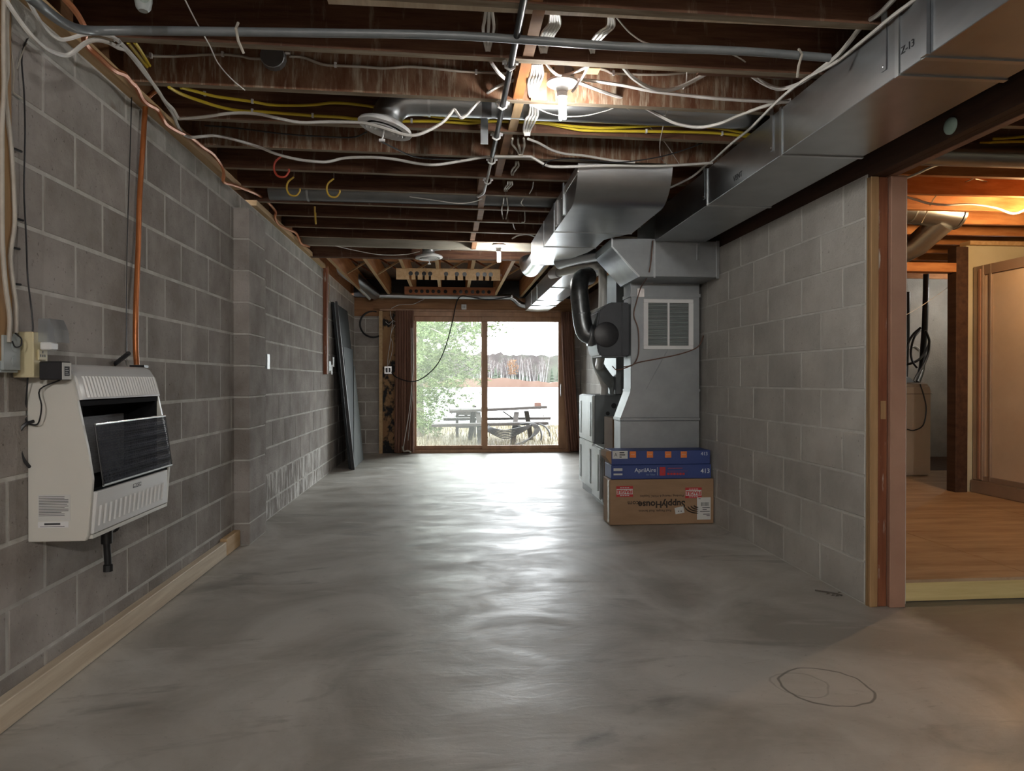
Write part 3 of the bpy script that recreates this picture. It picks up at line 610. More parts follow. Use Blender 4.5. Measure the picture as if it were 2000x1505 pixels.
B(-1.36, -1.33, 2.42, 3.03, .70, .99).build('firebox_back', SOOT, H); B(-1.33, -1.225, 2.42, 2.44, .70, .985).build('firebox_side', SOOT, H); B(-1.33, -1.225, 3.01, 3.03, .70, .985).build('firebox_side', SOOT, H)
B(-1.36, -1.185, 2.42, 3.03, .685, .70).build('firebox_floor', SOOT, H)
BURN = M('burner_plaque', (.10, .10, .105), (.16, .16, .165), 30, .6, stretch=(1, 1, 8))
B(-1.328, -1.30, 2.56, 2.90, .72, .93).build('burner_plaque', BURN, H)
# expanded-metal guard: two sets of slanted strands and a bright frame
gd = MB(); ya, yb, za, zb = 2.455, 3.034, .705, .912
def gx(z): return -1.169 - (z - .705) * .13
for k in range(64):
    y0 = ya + (yb - ya) * k / 64
    for sgn in (1, -1):
        pts = []
        for j in range(13):
            z = za + (zb - za) * j / 12; yy = y0 + .0046 + sgn * .0046 * (1 if j % 2 else -1); pts.append((gx(z) + .0006 * sgn, yy, z))
        gd.tube(pts, .0011, 3, False)
g_ = gd.build('mesh_guard', M('guard_wire', (.09, .10, .125), (.13, .14, .165), 30, .4, .6), H); g_['kind'] = 'stuff'
for z in (.705, .912): MB().tube([(gx(z) + .002, ya, z), (gx(z) + .002, yb, z)], .0042, 8).build('guard_rail', STEEL if z > .8 else BOXG, H, smooth=True)
for y in (ya, yb): MB().tube([(gx(za) + .002, y, za), (gx(zb) + .002, y, zb)], .003, 8).build('guard_rail', BLKE, H, smooth=True)
m = MB(); m.hexa([(-1.195, 2.42, .548), (-1.183, 2.42, .548), (-1.183, 3.028, .548), (-1.195, 3.028, .548), (-1.185, 2.42, .690), (-1.170, 2.42, .690), (-1.170, 3.0, .690), (-1.185, 3.0, .690)]); lp = m.build('lower_panel', CRMW, H, bevel=.003)
for k in range(15):
    y = 2.445 + k * .0365
    m = MB(); m.hexa([(-1.182, y, .572), (-1.1765, y + .005, .572), (-1.182, y + .010, .572), (-1.19, y + .005, .572), (-1.175, y, .640), (-1.1695, y + .005, .640), (-1.175, y + .010, .640), (-1.183, y + .005, .640)]); m.build('pressed_slot', CRMW, lp)
B(-1.1733, -1.1705, 2.688, 2.752, .661, .675).build('brand_plate', INK, lp)
text('PROCOM', .0155, (-1.1700, 2.720, .668), (math.pi / 2, 0, math.pi / 2), WHP, lp, 'brand_lettering', sx=1.0)
B(-1.2, -1.185, 2.42, 3.03, .533, .546).build('bottom_lip', CRM, H)
lb = B(-1.345, -1.245, 2.3985, 2.4005, .60, .685).build('rating_label', PAPER, H)
for k in range(13):
    z = .678 - k * .0052; B(-1.342, -1.342 + random.choice((.088, .092, .07, .08)), 2.3978, 2.3990, z, z + .0016).build('printed_line', INK, lb)
wl2 = B(-1.345, -1.250, 2.3975, 2.3990, .577, .597).build('serial_label', WHP, H)
B(-1.325, -1.275, 2.3970, 2.3980, .586, .592).build('printed_line', INK, wl2); B(-1.338, -1.262, 2.3970, 2.3980, .580, .5815).build('printed_line', INK, wl2)
# gas pipe below it
G = thing('gas_pipe', 'black iron gas pipe with capped drip leg below the heater', 'pipe', (-1.28, 2.76, .38))
MB().tube(spline([(-1.30, 2.86, .56), (-1.30, 2.86, .515), (-1.30, 2.82, .500)], 4), .017, 12).build('elbow', BLKE, G, smooth=True)
MB().tube([(-1.30, 2.84, .50), (-1.27, 2.70, .497)], .013, 12).build('pipe', BLKE, G, smooth=True)
MB().lathe([(.014, 0), (.020, .006), (.020, .026), (.014, .032)], (-1.282, 2.77, .498), (-.2, 1, 0), 12).build('union_nut', BLKE, G, smooth=True)
MB().tube([(-1.27, 2.695, .53), (-1.27, 2.695, .455)], .019, 12).build('tee', BLKE, G, smooth=True)
MB().tube([(-1.27, 2.695, .46), (-1.268, 2.70, .375)], .0125, 12).build('drip_leg', BLKE, G, smooth=True)
MB().lathe([(.017, 0), (.017, .024), (.012, .028)], (-1.268, 2.70, .35), (0, 0, 1), 8).build('cap', BLKE, G)
# fuel and power to the heater
B(-1.36, -1.30, 3.09, 3.13, 1.116, 1.126).build('tube_clamp', BLKE, H)
P_ = [(306, 177, 3.28), (297, 182, 3.27), (289, 190, 3.26), (285, 201, 3.25), (282, 234, 3.24), (279, 287, 3.22), (275, 345, 3.21), (272, 403, 3.19), (270, 483, 3.17), (266, 589, 3.12), (265, 669, 3.10), (267, 712, 3.105)]
cable('copper_gas_tube', 'copper tube hanging straight down into the top of the heater', P_, .0112, COP, cat='tube', n=10)
cable('ignition_lead', 'short black lead poking up behind the heater top', [(222, 712, 3.0), (238, 700, 2.98), (252, 689, 2.96)], .009, BLKP)

cable('hanging_wire', 'thin dark wire hanging down the blocks beside the copper tube', [onX(257, 190, LX + .012), onX(254, 300, LX + .008), onX(250, 420, LX + .008), onX(247, 560, LX + .008), onX(247, 690, LX + .008)], .0022, BLKE)
# ------------------------------------------------------------------ SOCKETS BY THE HEATER
st2 = struct(B(LX, LX + .04, 2.14, 2.262, 1.12, 2.285).build('trim_4', TAN), 'rough timber upright carrying cables on the left wall')
B(LX + .002, LX + .03, 2.02, 2.138, 1.05, 2.285).build('dark_board', RED, st2)
JB = thing('junction_box', 'grey steel junction box beside the ivory socket plate', 'electrical box', (-1.33, 2.33, 1.07))
B(LX + .002, -1.333, 2.20, 2.296, 1.085, 1.205).build('box_body', BOXG, JB, bevel=.008)
for z in (1.12, 1.165): MB().lathe([(.017, 0), (.017, .002), (0, .003)], (-1.333, 2.262, z), (1, 0, 0), 16).build('knockout', BOXG, JB)
MB().tube(spline([(-1.325, 2.25, 1.205), (-1.322, 2.275, 1.19), (-1.322, 2.272, 1.168), (-1.325, 2.25, 1.163), (-1.328, 2.24, 1.18)], 4), .0022, 6).build('loose_wire', BLKP, JB)
SO = thing('wall_socket', 'ivory socket plate beside the cream heater', 'socket', (-1.33, 2.39, 1.08))
B(-1.375, -1.315, 2.319, 2.329, 1.07, 1.215).build('cover_side', IVORY, SO, bevel=.003); B(-1.320, -1.312, 2.319, 2.399, 1.07, 1.215).build('cover_plate', IVORY, SO, bevel=.003)
B(-1.312, -1.306, 2.339, 2.379, 1.125, 1.16).build('outlet_face', IVORY, SO, bevel=.002)
for (y, z) in ((2.347, 1.140), (2.359, 1.140), (2.371, 1.140), (2.359, 1.152)): B(-1.3064, -1.3050, y - .002, y + .002, z - .004, z + .004).build('slot', BLKP, SO)
NL = thing('night_light', 'clear plastic plug-in night light above the black adapter', 'night light', (-1.29, 2.39, 1.16))
B(-1.305, -1.270, 2.339, 2.383, 1.158, 1.184).build('plug_base', WHP, NL, bevel=.004)
for (y0, y1) in ((2.335, 2.337), (2.385, 2.387)): MB().prism([(-1.306, 1.184), (-1.258, 1.184), (-1.262, 1.225), (-1.275, 1.258), (-1.306, 1.258)], 'y', y0, y1).build('shade_side', CLEAR, NL)
MB().prism([(-1.258, 1.184), (-1.262, 1.225), (-1.275, 1.258), (-1.273, 1.259), (-1.259, 1.226), (-1.255, 1.184)], 'y', 2.335, 2.42).build('shade_front', CLEAR, NL)
AD = thing('power_adapter', 'black power adapter plugged in below the night light', 'adapter', (-1.27, 2.39, 1.05))
B(-1.304, -1.235, 2.333, 2.391, 1.062, 1.122).build('adapter_body', BLKP, AD, bevel=.004)
tl = B(-1.2352, -1.2335, 2.336, 2.388, 1.064, 1.118).build('rating_sticker', PAPER, AD); B(-1.2336, -1.2330, 2.347, 2.377, 1.075, 1.106).build('printed_block', INK, tl)
for k in range(4): B(-1.2331, -1.2327, 2.351, 2.371 - (k % 2) * .006, 1.08 + k * .006, 1.082 + k * .006).build('printed_line', PAPER, tl)
cable('adapter_cord', 'thin black cord looping from the adapter behind the heater', [Vector((-1.27, 2.392, 1.062)), (78, 760, 2.37), (81, 790, 2.36), (79, 812, 2.36), (73, 828, 2.37), (60, 828, 2.38), (52, 822, 2.39), (50, 800, 2.40), (54, 740, 2.36), (57, 700, 2.34), (60, 665, 2.34), (64, 640, 2.34), (61, 600, 2.34), (54, 540, 2.36), (51, 460, 2.36), (47, 370, 2.37), (49, 260, 2.37), (47, 180, 2.37), (43, 105, 2.37), (62, 60, 2.45), (75, 35, 2.5)], .0026, BLKP)
cable('heater_lead', 'thick black lead bowing out behind the heater side', [(66, 822, 2.40), (50, 828, 2.38), (37, 845, 2.37), (37, 870, 2.37), (45, 895, 2.38), (58, 912, 2.40)], .0055, BLKP)
cable('wall_cable', 'white cable stapled down the timber upright to the junction box', [onX(8, -10, LX + .05), onX(7, 100, LX + .05), onX(8, 170, LX + .05), onX(4, 250, LX + .05), onX(4, 380, LX + .05), onX(5, 480, LX + .05), onX(11, 560, LX + .05), onX(19, 620, LX + .05), onX(17, 668, LX + .05)], .0065, WHTD)
cable('wall_cable', 'second dusty cable on the timber upright nearer the blocks', [onX(15, -10, LX + .046), onX(13, 60, LX + .046), onX(14, 140, LX + .046), onX(10, 180, LX + .046), onX(22, 290, LX + .046), onX(27, 380, LX + .046), onX(28, 440, LX + .046), onX(20, 500, LX + .046), onX(26, 560, LX + .046), onX(31, 600, LX + .046), onX(31, 650, LX + .046)], .0065, WHTD)
cable('telephone_wire', 'thin pale wire curling beside the timber upright', [onX(15, 10, LX + .010), onX(22, 40, LX + .010), onX(21, 90, LX + .010), onX(27, 140, LX + .010), onX(25, 175, LX + .010), onX(32, 185, LX + .010), onX(48, 195, LX + .010)], .003, WHTD)
cable('telephone_wire', 'thin yellowed wire crossing the wall near the ceiling', [onX(33, 135, LX + .010), onX(45, 100, LX + .010), onX(53, 85, LX + .010)], .002, WHTD)
for (px, py) in ((35, 295), (38, 430), (31, 486), (33, 556)):
    q = onX(px, py, LX + .012); tag(MB().tube([q + Vector((0, -.03, .0)), q + Vector((.004, .012, .002))], .004, 6).build('nail', BLKE), {295: 'topmost dark nail beside the timber upright', 430: 'second dark nail down beside the timber upright', 486: 'third dark nail down beside the timber upright', 556: 'lowest dark nail beside the timber upright'}[py], 'nail')

# ------------------------------------------------------------------ CARTONS
BX = thing('cardboard_carton', 'brown cardboard shipping carton standing upside down by block wall', 'box', (1.56, 5.07, 0))
X0, X1, YF = 1.165, 1.948, 4.965
B(X0, X1, YF, 5.175, .003, .335).build('carton_body', CARD, BX, bevel=.004)
B(X0 - .0015, X0, YF + .02, YF + .07, .02, .33).build('packing_tape', M('packing_tape', (.45, .36, .26), None, rough=.25), BX)
UPS = (math.pi / 2, math.pi, 0); FWD = (math.pi / 2, 0, 0)
def fx(px, py): return onY(px, py, YF - .0012)
def upl(body, size, px, py, mat, par=BX, nm='printed_lettering', **k): return text(body, size, fx(px, py), UPS, mat, par, nm, **k)
upl('SupplyHouse', .066, 1292.5, 984, INKB, sx=1.02, bold=.002); upl('.com', .048, 1238, 982, INKB)
upl('Plumbing, Heating & HVAC Supplies', .0225, 1293, 968, INKB); upl('Real People. Real Service.', .024, 1279, 997, INKB)
for k in range(4):
    c_ = fx(1352, 991); m = MB(); rr = .022 + k * .016
    pts = [(c_.x + .045 - rr * math.cos(q) * 1.5, YF - .0016, c_.z + .022 - .9 * rr * math.sin(q)) for q in [math.pi * .08 + math.pi * .42 * i / 8 for i in range(9)]]
    m.tube(pts, [.0025 + .0028 * math.sin(math.pi * i / 8) for i in range(9)], 6, flat=1); m.build('logo_stroke', INKB, BX)
for (px, py) in ((1220, 959.5), (1354.5, 962)):
    c_ = fx(px, py); fl = B(c_.x - .062, c_.x + .062, YF - .0018, YF - .0005, c_.z - .039, c_.z + .039).build('fragile_label', INKR, BX)
    B(c_.x - .060, c_.x + .060, YF - .0024, YF - .0016, c_.z - .020, c_.z + .020).build('label_band', PAPER, fl)
    text('FRAGILE', .036, (c_.x, YF - .0026, c_.z), UPS, INKR, fl, 'label_lettering', sx=.86, bold=.0014)
    for dz in (.028, -.029):
        for k in range(4): B(c_.x - .034 + k * .018, c_.x - .021 + k * .018, YF - .0024, YF - .0016, c_.z + dz - .003, c_.z + dz + .003).build('printed_line', PAPER, fl)
c_ = fx(1374.5, 992.5); sl = B(c_.x - .052, c_.x + .052, YF - .0030, YF - .0022, c_.z - .082, c_.z + .082).build('shipping_label', PAPER, BX)
for k in range(17):
    x = c_.x - .022 + k * .0037; B(x, x + random.choice((.0009, .0016, .0022)), YF - .0034, YF - .0028, c_.z + .018, c_.z + .046).build('bar', INK, sl)
for (dx0, dx1, z) in ((-.04, -.025, .070), (-.012, .045, .004), (-.01, .022, -.010), (-.03, .045, -.024), (-.005, .045, -.045), (.02, .045, -.056)): B(c_.x + dx0, c_.x + dx1, YF - .0034, YF - .0028, c_.z + z, c_.z + z + .005).build('printed_line', INK, sl)
c_ = fx(1327, 996); m = MB(); a = math.radians(10); hw, hh = .034, .024
m.prism([(c_.x + math.cos(a) * u - math.sin(a) * v, c_.z + math.sin(a) * u + math.cos(a) * v) for u, v in ((-hw, -hh), (hw, -hh), (hw, hh), (-hw, hh))], 'y', YF - .003, YF - .002); tk = m.build('small_sticker', PAPER, BX)
for u in (-.012, .008): B(c_.x + u, c_.x + u + .010, YF - .0034, YF - .0028, c_.z - .010, c_.z - .004).build('printed_line', INK, tk)
# blue filter cartons
def fcarton(lab, x0, x1, z0, z1, y0):
    t = thing('filter_carton', lab, 'box', ((x0 + x1) / 2, y0 + .1, z0), 'blue filter cartons'); B(x0, x1, y0, 5.185, z0, z1).build('carton_body', BLUE, t, bevel=.003); return t
Y1 = 4.975
b1 = fcarton('lower blue air filter carton with large white lettering', 1.178, 1.932, .3365, .441, Y1)
b2 = fcarton('upper blue air filter carton with four orange squares', 1.180, 1.926, .4425, .545, Y1 + .004)
def f1(px, py, d=.0012, y=Y1): return onY(px, py, y - d)
text('AprilAire', .043, f1(1260.5, 918), FWD, INKW, b1, 'printed_lettering'); text('Air Filter', .019, f1(1271, 926.5), FWD, M('pale_blue_ink', (.20, .28, .45), None, rough=.7), b1, 'printed_lettering')
text('413', .047, f1(1377.5, 919.5), FWD, INKW, b1, 'printed_number', bold=.0006)
c_ = f1(1294, 920); rq = B(c_.x - .022, c_.x + .022, Y1 - .0016, Y1 - .0004, c_.z - .031, c_.z + .031).build('rating_square', INKR, b1)
text('8', .034, (c_.x, Y1 - .002, c_.z), FWD, INKP, rq, 'printed_number')
c_ = f1(1284.3, 920); B(c_.x - .001, c_.x + .001, Y1 - .0016, Y1 - .0004, c_.z - .03, c_.z + .03).build('divider_line', INKW, b1)
c_ = f1(1324, 919.5); B(c_.x - .075, c_.x + .075, Y1 - .0016, Y1 - .0004, c_.z - .001, c_.z + .0012).build('divider_line', INKP, b1)
c_ = f1(1320, 914); B(c_.x - .06, c_.x + .05, Y1 - .0016, Y1 - .0004, c_.z - .003, c_.z + .003).build('printed_line', INKP, b1)
for k in range(6):
    c_ = f1(1305.5 + k * 5.9, 925); B(c_.x - .0085, c_.x + .0085, Y1 - .0016, Y1 - .0004, c_.z - .008, c_.z + .008).build('printed_icon', INKR, b1)
for py in (917, 926):
    c_ = f1(1207, py); B(c_.x - .033, c_.x + .033, Y1 - .0016, Y1 - .0004, c_.z - .009 + (.003 if py > 920 else 0), c_.z + .011 - (.005 if py > 920 else 0)).build('white_label', PAPER, b1)
Y2 = Y1 + .004
c_ = f1(1211, 888, .001, Y2); wl3 = B(c_.x - .057, c_.x + .057, Y2 - .0016, Y2 - .0004, c_.z - .028, c_.z + .03).build('white_label', PAPER, b2)
text('A', .036, (c_.x - .032, Y2 - .002, c_.z), FWD, INK, wl3, 'printed_letter', sx=.9)
for (w3, dz) in ((.036, .016), (.042, 0), (.016, -.016)): B(c_.x - .004, c_.x - .004 + w3, Y2 - .002, Y2 - .0012, c_.z + dz - .004, c_.z + dz + .004).build('printed_line', INK, wl3)
for px in (1236, 1269.5, 1305, 1335.5):
    c_ = f1(px, 887.2, .001, Y2); os_ = B(c_.x - .0235, c_.x + .0235, Y2 - .0016, Y2 - .0004, c_.z - .0235, c_.z + .0235).build('orange_square', INKO, b2)
    B(c_.x - .015, c_.x + .015, Y2 - .002, Y2 - .0012, c_.z + .0, c_.z + .002).build('printed_line', PAPER, os_)
text('413', .036, f1(1375.5, 886, .001, Y2), FWD, INKW, b2, 'printed_number')
m = MB(); m.hexa([(1.140, Y2 - .0, .50), (1.1805, Y2 + .0, .447), (1.1805, Y2 + .17, .447), (1.140, Y2 + .17, .50), (1.140, Y2, .542), (1.1805, Y2, .543), (1.1805, Y2 + .17, .543), (1.140, Y2 + .17, .542)]); m.build('open_flap', CARD, b2)

# ------------------------------------------------------------------ LAMPS
def lamp(lab, x, y, z, tube=None):
    t = thing('bare_bulb_lamp', lab, 'lamp', (x, y, z), 'bare bulbs on the ceiling')
    MB().lathe([(0, .115), (.052, .115), (.052, .155), (0, .155)], (x, y, z), (0, 0, 1), 8).build('octagon_box', GALD, t)
    MB().lathe([(.022, .062), (.03, .078), (.052, .088), (.066, .096), (.066, .106), (.05, .114), (0, .114)], (x, y, z), (0, 0, 1), 28).build('lampholder', PORC, t, smooth=True)
    MB().lathe([(.015, .034), (.022, .040), (.022, .060), (0, .062)], (x, y, z), (0, 0, 1), 18).build('bulb_base', WHP, t, smooth=True)
    m = MB()
    for k in range(3):
        q = k * 2 * math.pi / 3; cx, cy = x + .0105 * math.cos(q), y + .0105 * math.sin(q)
        m.lathe([(0, -.056), (.005, -.054), (.0078, -.048), (.0078, .034), (0, .034)], (cx, cy, z), (0, 0, 1), 10)
    m.build('fluorescent_tubes', tube or CFL, t, smooth=True); return t
q = onY(1098, 208, 2.93); lamp('glowing compact fluorescent bulb in porcelain holder near the tilted register', q.x, q.y, q.z)
B(q.x - .20, q.x + .16, 2.90, 2.96, q.z + .155, q.z + .18).build('box_brace', PINE, ceil)
q = onY(974, 500, 6.43); lamp('far glowing bulb beside the small register at the doubled header', q.x, q.y, q.z)
lamp('bulb behind the viewer nearer the left wall', -.35, -2.5, 2.21, CFLB)
lamp('bulb behind the viewer nearer the open bay', 1.3, -2.5, 2.21, CFLB)
lamp('bulb round the corner in the laundry', 6.2, 7.4, 2.15)
# warm lamp of the neighbouring bay, hung out of view
t = thing('bare_bulb_lamp', 'warm incandescent bulb in the neighbouring bay', 'lamp', (4.0, 4.35, 2.2))
MB().lathe([(.022, .062), (.03, .078), (.052, .088), (.066, .1), (.066, .106), (0, .114)], (4.0, 4.35, 2.17), (0, 0, 1), 24).build('lampholder', PORC, t, smooth=True)
MB().lathe([(0, -.05), (.018, -.045), (.029, -.025), (.03, -.008), (.022, .02), (.014, .045), (.013, .062), (0, .063)], (4.0, 4.35, 2.17), (0, 0, 1), 16).build('glass_bulb', WARM, t, smooth=True)

# ------------------------------------------------------------------ CEILING CLUTTER
YJ = lambda n: 2.30 + .3935 * n
W5 = 'white cables strung under the joists'
cable('white_cable', 'longest white cable sagging from the left corner under the hooks to the round-nosed duct', [(8, -5, 2.2), (35, 35, 2.25), (64, 72, 2.3), (93, 97, 2.4), (125, 108, 2.5), (143, 102, 2.52), (165, 85, 2.52), (186, 78, 2.52), (210, 82, 2.55), (231, 93, 2.6), (250, 102, 2.7), (287, 149, 2.95), (306, 173, 3.05), (324, 202, 3.2), (338, 223, 3.35), (348, 247, 3.5), (359, 263, 3.6), (375, 268, 3.65), (400, 266, 3.68), (421, 265, 3.7), (453, 271, 3.75), (506, 287, 3.8), (538, 300, 3.85), (581, 311, 3.86), (623, 316, 3.86), (645, 315, 3.86), (676, 308, 3.86), (730, 307, 3.86), (772, 311, 3.86), (815, 319, 3.86), (852, 321.6, 3.86), (903, 314, 3.85), (951, 306, 3.84), (1000, 305.5, 3.82), (1033, 305.5, 3.8), (1041, 308, 3.8), (1068, 323, 3.8), (1089, 325.6, 3.8), (1128, 325, 3.79), (1200, 323, 3.79), (1280, 324, 3.79), (1330, 322, 3.8), (1392, 318, 3.8)], .0075, WHT, W5)
cable('white_cable', 'white cable dipping past the white register and kinking up to the black pipe', [(52, -5, 2.25), (74, 35, 2.32), (93, 61, 2.4), (114, 76, 2.45), (133, 76, 2.48), (160, 68, 2.5), (186, 65, 2.5), (210, 69, 2.52), (229, 78, 2.56), (262, 112, 2.75), (282, 138, 2.9), (303, 170, 3.05), (322, 197, 3.17), (338, 213, 3.25), (348, 230, 3.3), (356, 231.5, 3.3), (399, 228, 3.3), (452, 221, 3.3), (501, 222, 3.28), (543, 231, 3.26), (586, 239, 3.24), (639, 238, 3.2), (695, 239, 3.15), (714, 240.6, 3.12), (745, 248.5, 3.10), (777, 259, 3.1), (801, 264.5, 3.1), (825, 260, 3.1), (862, 240.6, 3.1), (880, 222, 3.1), (887, 214, 3.1), (893, 221, 3.1), (900, 230, 3.1), (908, 227, 3.1), (916, 220, 3.1), (938, 194, 3.1), (962, 175, 3.05), (985, 163.5, 3.03), (1006, 156, 3.02)], .0070, WHT, W5)
tag(MB().tube(spline([onY(x, y, 2.56) for x, y in ((222, 80), (230, 76), (236, 84), (226, 90))], 3), .004, 6).build('cable_tie', WHP), 'white tie bundling two cables at the left corner', 'cable tie')
cable('yellow_cable', 'lower yellow cable sagging along the joist behind the register', [(330, 170, 3.10), (353, 183, 3.2), (385, 195, 3.3), (426, 208, 3.4), (466, 216, 3.43), (506, 218, 3.43), (560, 222, 3.44), (610, 226, 3.44), (666, 229, 3.44), (698, 232.6, 3.44), (783, 236.6, 3.44), (850, 237, 3.44), (916, 240.6, 3.44), (962, 237, 3.44), (1036, 239, 3.44), (1071, 242, 3.44), (1116, 251, 3.44), (1150, 255, 3.44), (1249, 256.5, 3.44), (1350, 258, 3.44), (1412, 261, 3.44), (1475, 269, 3.44)], .0072, YEL, 'yellow cables on the joists')
cable('yellow_cable', 'upper yellow cable passing behind the register elbow', [(353, 171, 3.12), (377, 177, 3.2), (415, 187, 3.3), (453, 193, 3.36), (490, 198, 3.4), (528, 204.7, 3.42), (570, 206, 3.42), (613, 204.7, 3.42), (655, 201, 3.42), (719, 207, 3.42), (850, 228, 3.42), (960, 236, 3.42), (1047, 236.6, 3.42), (1089, 243, 3.42), (1142, 248.5, 3.42), (1182, 250, 3.42), (1249, 247, 3.42), (1300, 245, 3.42), (1387, 248.5, 3.42), (1440, 257, 3.42), (1468, 264, 3.42)], .0068, YEL, 'yellow cables on the joists')
cable('yellow_cable', 'short yellow cable stub nearer the left wall corner', [(250, 83, 2.72), (262, 98, 2.8), (287, 130, 3.0)], .007, YEL, 'yellow cables on the joists')
cable('yellow_cable', 'short yellow cable stub farther from the left wall corner', [(263, 83, 2.72), (275, 100, 2.8), (292, 128, 3.0)], .007, YEL, 'yellow cables on the joists')
cable('copper_cable', 'copper-coloured cable pair winding along the top of left wall', [(124, -5, 2.35), (143, 16, 2.4), (157, 37, 2.45), (165, 56, 2.5), (165, 80, 2.55), (173, 93, 2.6), (191, 109, 2.65), (221, 136, 2.75), (242, 145, 2.85), (255, 159, 2.92), (266, 170, 2.98), (276, 191, 3.06), (287, 202, 3.12), (306, 213, 3.25), (316, 229, 3.3), (324, 242, 3.37), (345, 255, 3.5), (372, 268, 3.7), (396, 287, 3.87), (415, 300, 4.05), (431, 322, 4.2), (437, 340, 4.25), (437, 355, 4.28), (457, 361, 4.45), (500, 378, 4.9), (519, 391, 5.15), (538, 412, 5.4), (537, 424, 5.45), (543, 437, 5.6), (557, 445, 5.8), (577, 454, 6.1), (583, 465, 6.2), (589, 476, 6.35), (604, 481, 6.7)], .0105, COPC)
cable('grey_conduit', 'fat grey plastic conduit bending across the ceiling from the left corner', [(55, -8, 1.95), (80, 12, 2.0), (105, 32, 2.1), (130, 48, 2.22), (155, 57, 2.35), (185, 60, 2.43), (230, 60, 2.46), (300, 60, 2.47), (600, 64, 2.48), (900, 70, 2.48), (1200, 90, 2.48), (1450, 100, 2.48), (1620, 113, 2.48)], .0148, GRYP, cat='conduit', n=12)
for px, py in ((465, 62), (1560, 112)):
    q = onY(px, py, 2.48); MB().tube([q + Vector((0, .0, .03)), q + Vector((0, -.024, 0)), q + Vector((0, 0, -.03)), q + Vector((0.01, .03, -.06))], .005, 6).build('pipe_clip', WHTD, ceil)
cable('thin_wire', 'thin white wire hanging slack before the near joists', [(359, -5, 2.35), (383, 42, 2.55), (409, 88, 2.65), (425, 122, 2.8), (450, 152, 2.95), (478, 176, 3.05)], .0026, WHT)
JBX = thing('joist_junction_box', 'round grey junction box fixed to the stained joist', 'electrical box', (onY(536, 118, YJ(2) - .03)))
q = onY(536, 116, YJ(2) - .022); MB().lathe([(0, 0), (.052, 0), (.052, .035), (.049, .038), (0, .038)], q, (0, -1, 0), 14).build('box_body', GALD, JBX)
MB().lathe([(.012, 0), (.012, .02)], q + Vector((.052, -.018, .02)), (1, 0, 0), 8).build('cable_clamp', STEEL, JBX)
cable('joist_cable', 'dusty cable stapled along the stained joist up to the round box', [(285, 109, 2.98), (340, 110, YJ(2) - .03), (420, 106, YJ(2) - .03), (466, 109, YJ(2) - .03), (488, 114, YJ(2) - .03), (509, 115, YJ(2) - .03)], .0058, WHTD)
cable('joist_cable', 'dusty cable stapled along the stained joist from the round box to the bulb', [(565, 110, YJ(2) - .03), (591, 112, YJ(2) - .03), (618, 122, YJ(2) - .03), (640, 127, YJ(2) - .03), (706, 130, YJ(2) - .03), (751, 133, YJ(2) - .03), (799, 130, YJ(2) - .03), (852, 134, YJ(2) - .03), (900, 139, YJ(2) - .03), (980, 143, YJ(2) - .03), (1060, 147, YJ(2) - .03)], .0058, WHTD)
cable('joist_cable', 'cable stapled along the stained joist right of the bulb', [(1140, 126, YJ(2) - .03), (1182, 137, YJ(2) - .03), (1198, 143, YJ(2) - .03), (1249, 145, YJ(2) - .03), (1302, 145, YJ(2) - .03), (1370, 140, YJ(2) - .03), (1447, 143, YJ(2) - .03), (1510, 152, YJ(2) - .03), (1566, 152, YJ(2) - .03)], .0058, WHTD)
cable('white_cable', 'straight white cable from the bulb box to the trunk duct', [(1130, 156, 2.98), (1150, 157, 3.0), (1214, 166, 3.0), (1275, 178, 3.0), (1350, 187, 3.0), (1387, 191, 2.98), (1457, 196, 2.96), (1541, 199.5, 2.95)], .0075, WHT, W5)
cable('white_cable', 'white cable drooping from the bulb box and rising to the trunk duct', [(1128, 160, 2.98), (1164, 174, 3.0), (1195, 185, 3.05), (1235, 198, 3.1), (1265, 213, 3.15), (1289, 226, 3.2), (1321, 241, 3.2), (1363, 248.5, 3.2), (1405, 241.5, 3.15), (1447, 224, 3.1), (1496, 206.5, 3.0), (1545, 195, 2.95)], .0075, WHT, W5)
cable('white_cable', 'heavy white cable looping from joist to the top of the trunk duct', [(1217, 131, 2.72), (1235, 151, 2.78), (1265, 170, 2.82), (1296, 176, 2.85), (1328, 170, 2.85), (1370, 149, 2.82), (1401, 131, 2.78), (1425, 122, 2.76), (1443, 119, 2.75), (1455, 127, 2.76), (1464, 143, 2.78), (1482, 157, 2.8), (1510, 171, 2.82), (1531, 173, 2.82), (1566, 161, 2.75), (1601, 136, 2.62), (1636, 108, 2.5), (1657, 84, 2.42), (1685, 49, 2.32), (1716, 28, 2.24), (1744, 0, 2.15), (1760, -18, 2.1)], .0085, WHT, W5)
cable('white_cable', 'white cable lying along the upper edge of the trunk duct', [(1800, -10, 2.05), (1744, 31, 2.15), (1685, 80, 2.32), (1632, 122, 2.5), (1580, 150, 2.66), (1541, 178, 2.8), (1513, 203, 2.93), (1492, 224, 3.05), (1464, 252, 3.22), (1429, 280, 3.45), (1391, 315, 3.8), (1380, 321, 3.85), (1352, 345, 4.0), (1310, 366, 4.2)], .0065, WHT, W5)
cable('thin_wire', 'thin pale wire curving below the grey conduit on the right', [(1201, 30, 2.45), (1217, 50, 2.5), (1235, 68, 2.55), (1262, 84, 2.58), (1302, 90, 2.6), (1370, 93, 2.62), (1415, 101, 2.64), (1447, 115, 2.66), (1464, 130, 2.7), (1482, 154, 2.75), (1499, 168, 2.78)], .0030, WHT)
cable('thin_wire', 'thin string hanging down beside the round-nosed duct', [(1342, 135, 2.98), (1339, 165, 3.05), (1323, 189, 3.1), (1302, 218, 3.2), (1297, 239, 3.3), (1289, 279, 3.5), (1291, 308, 3.7), (1302, 320, 3.79)], .0022, WHT)
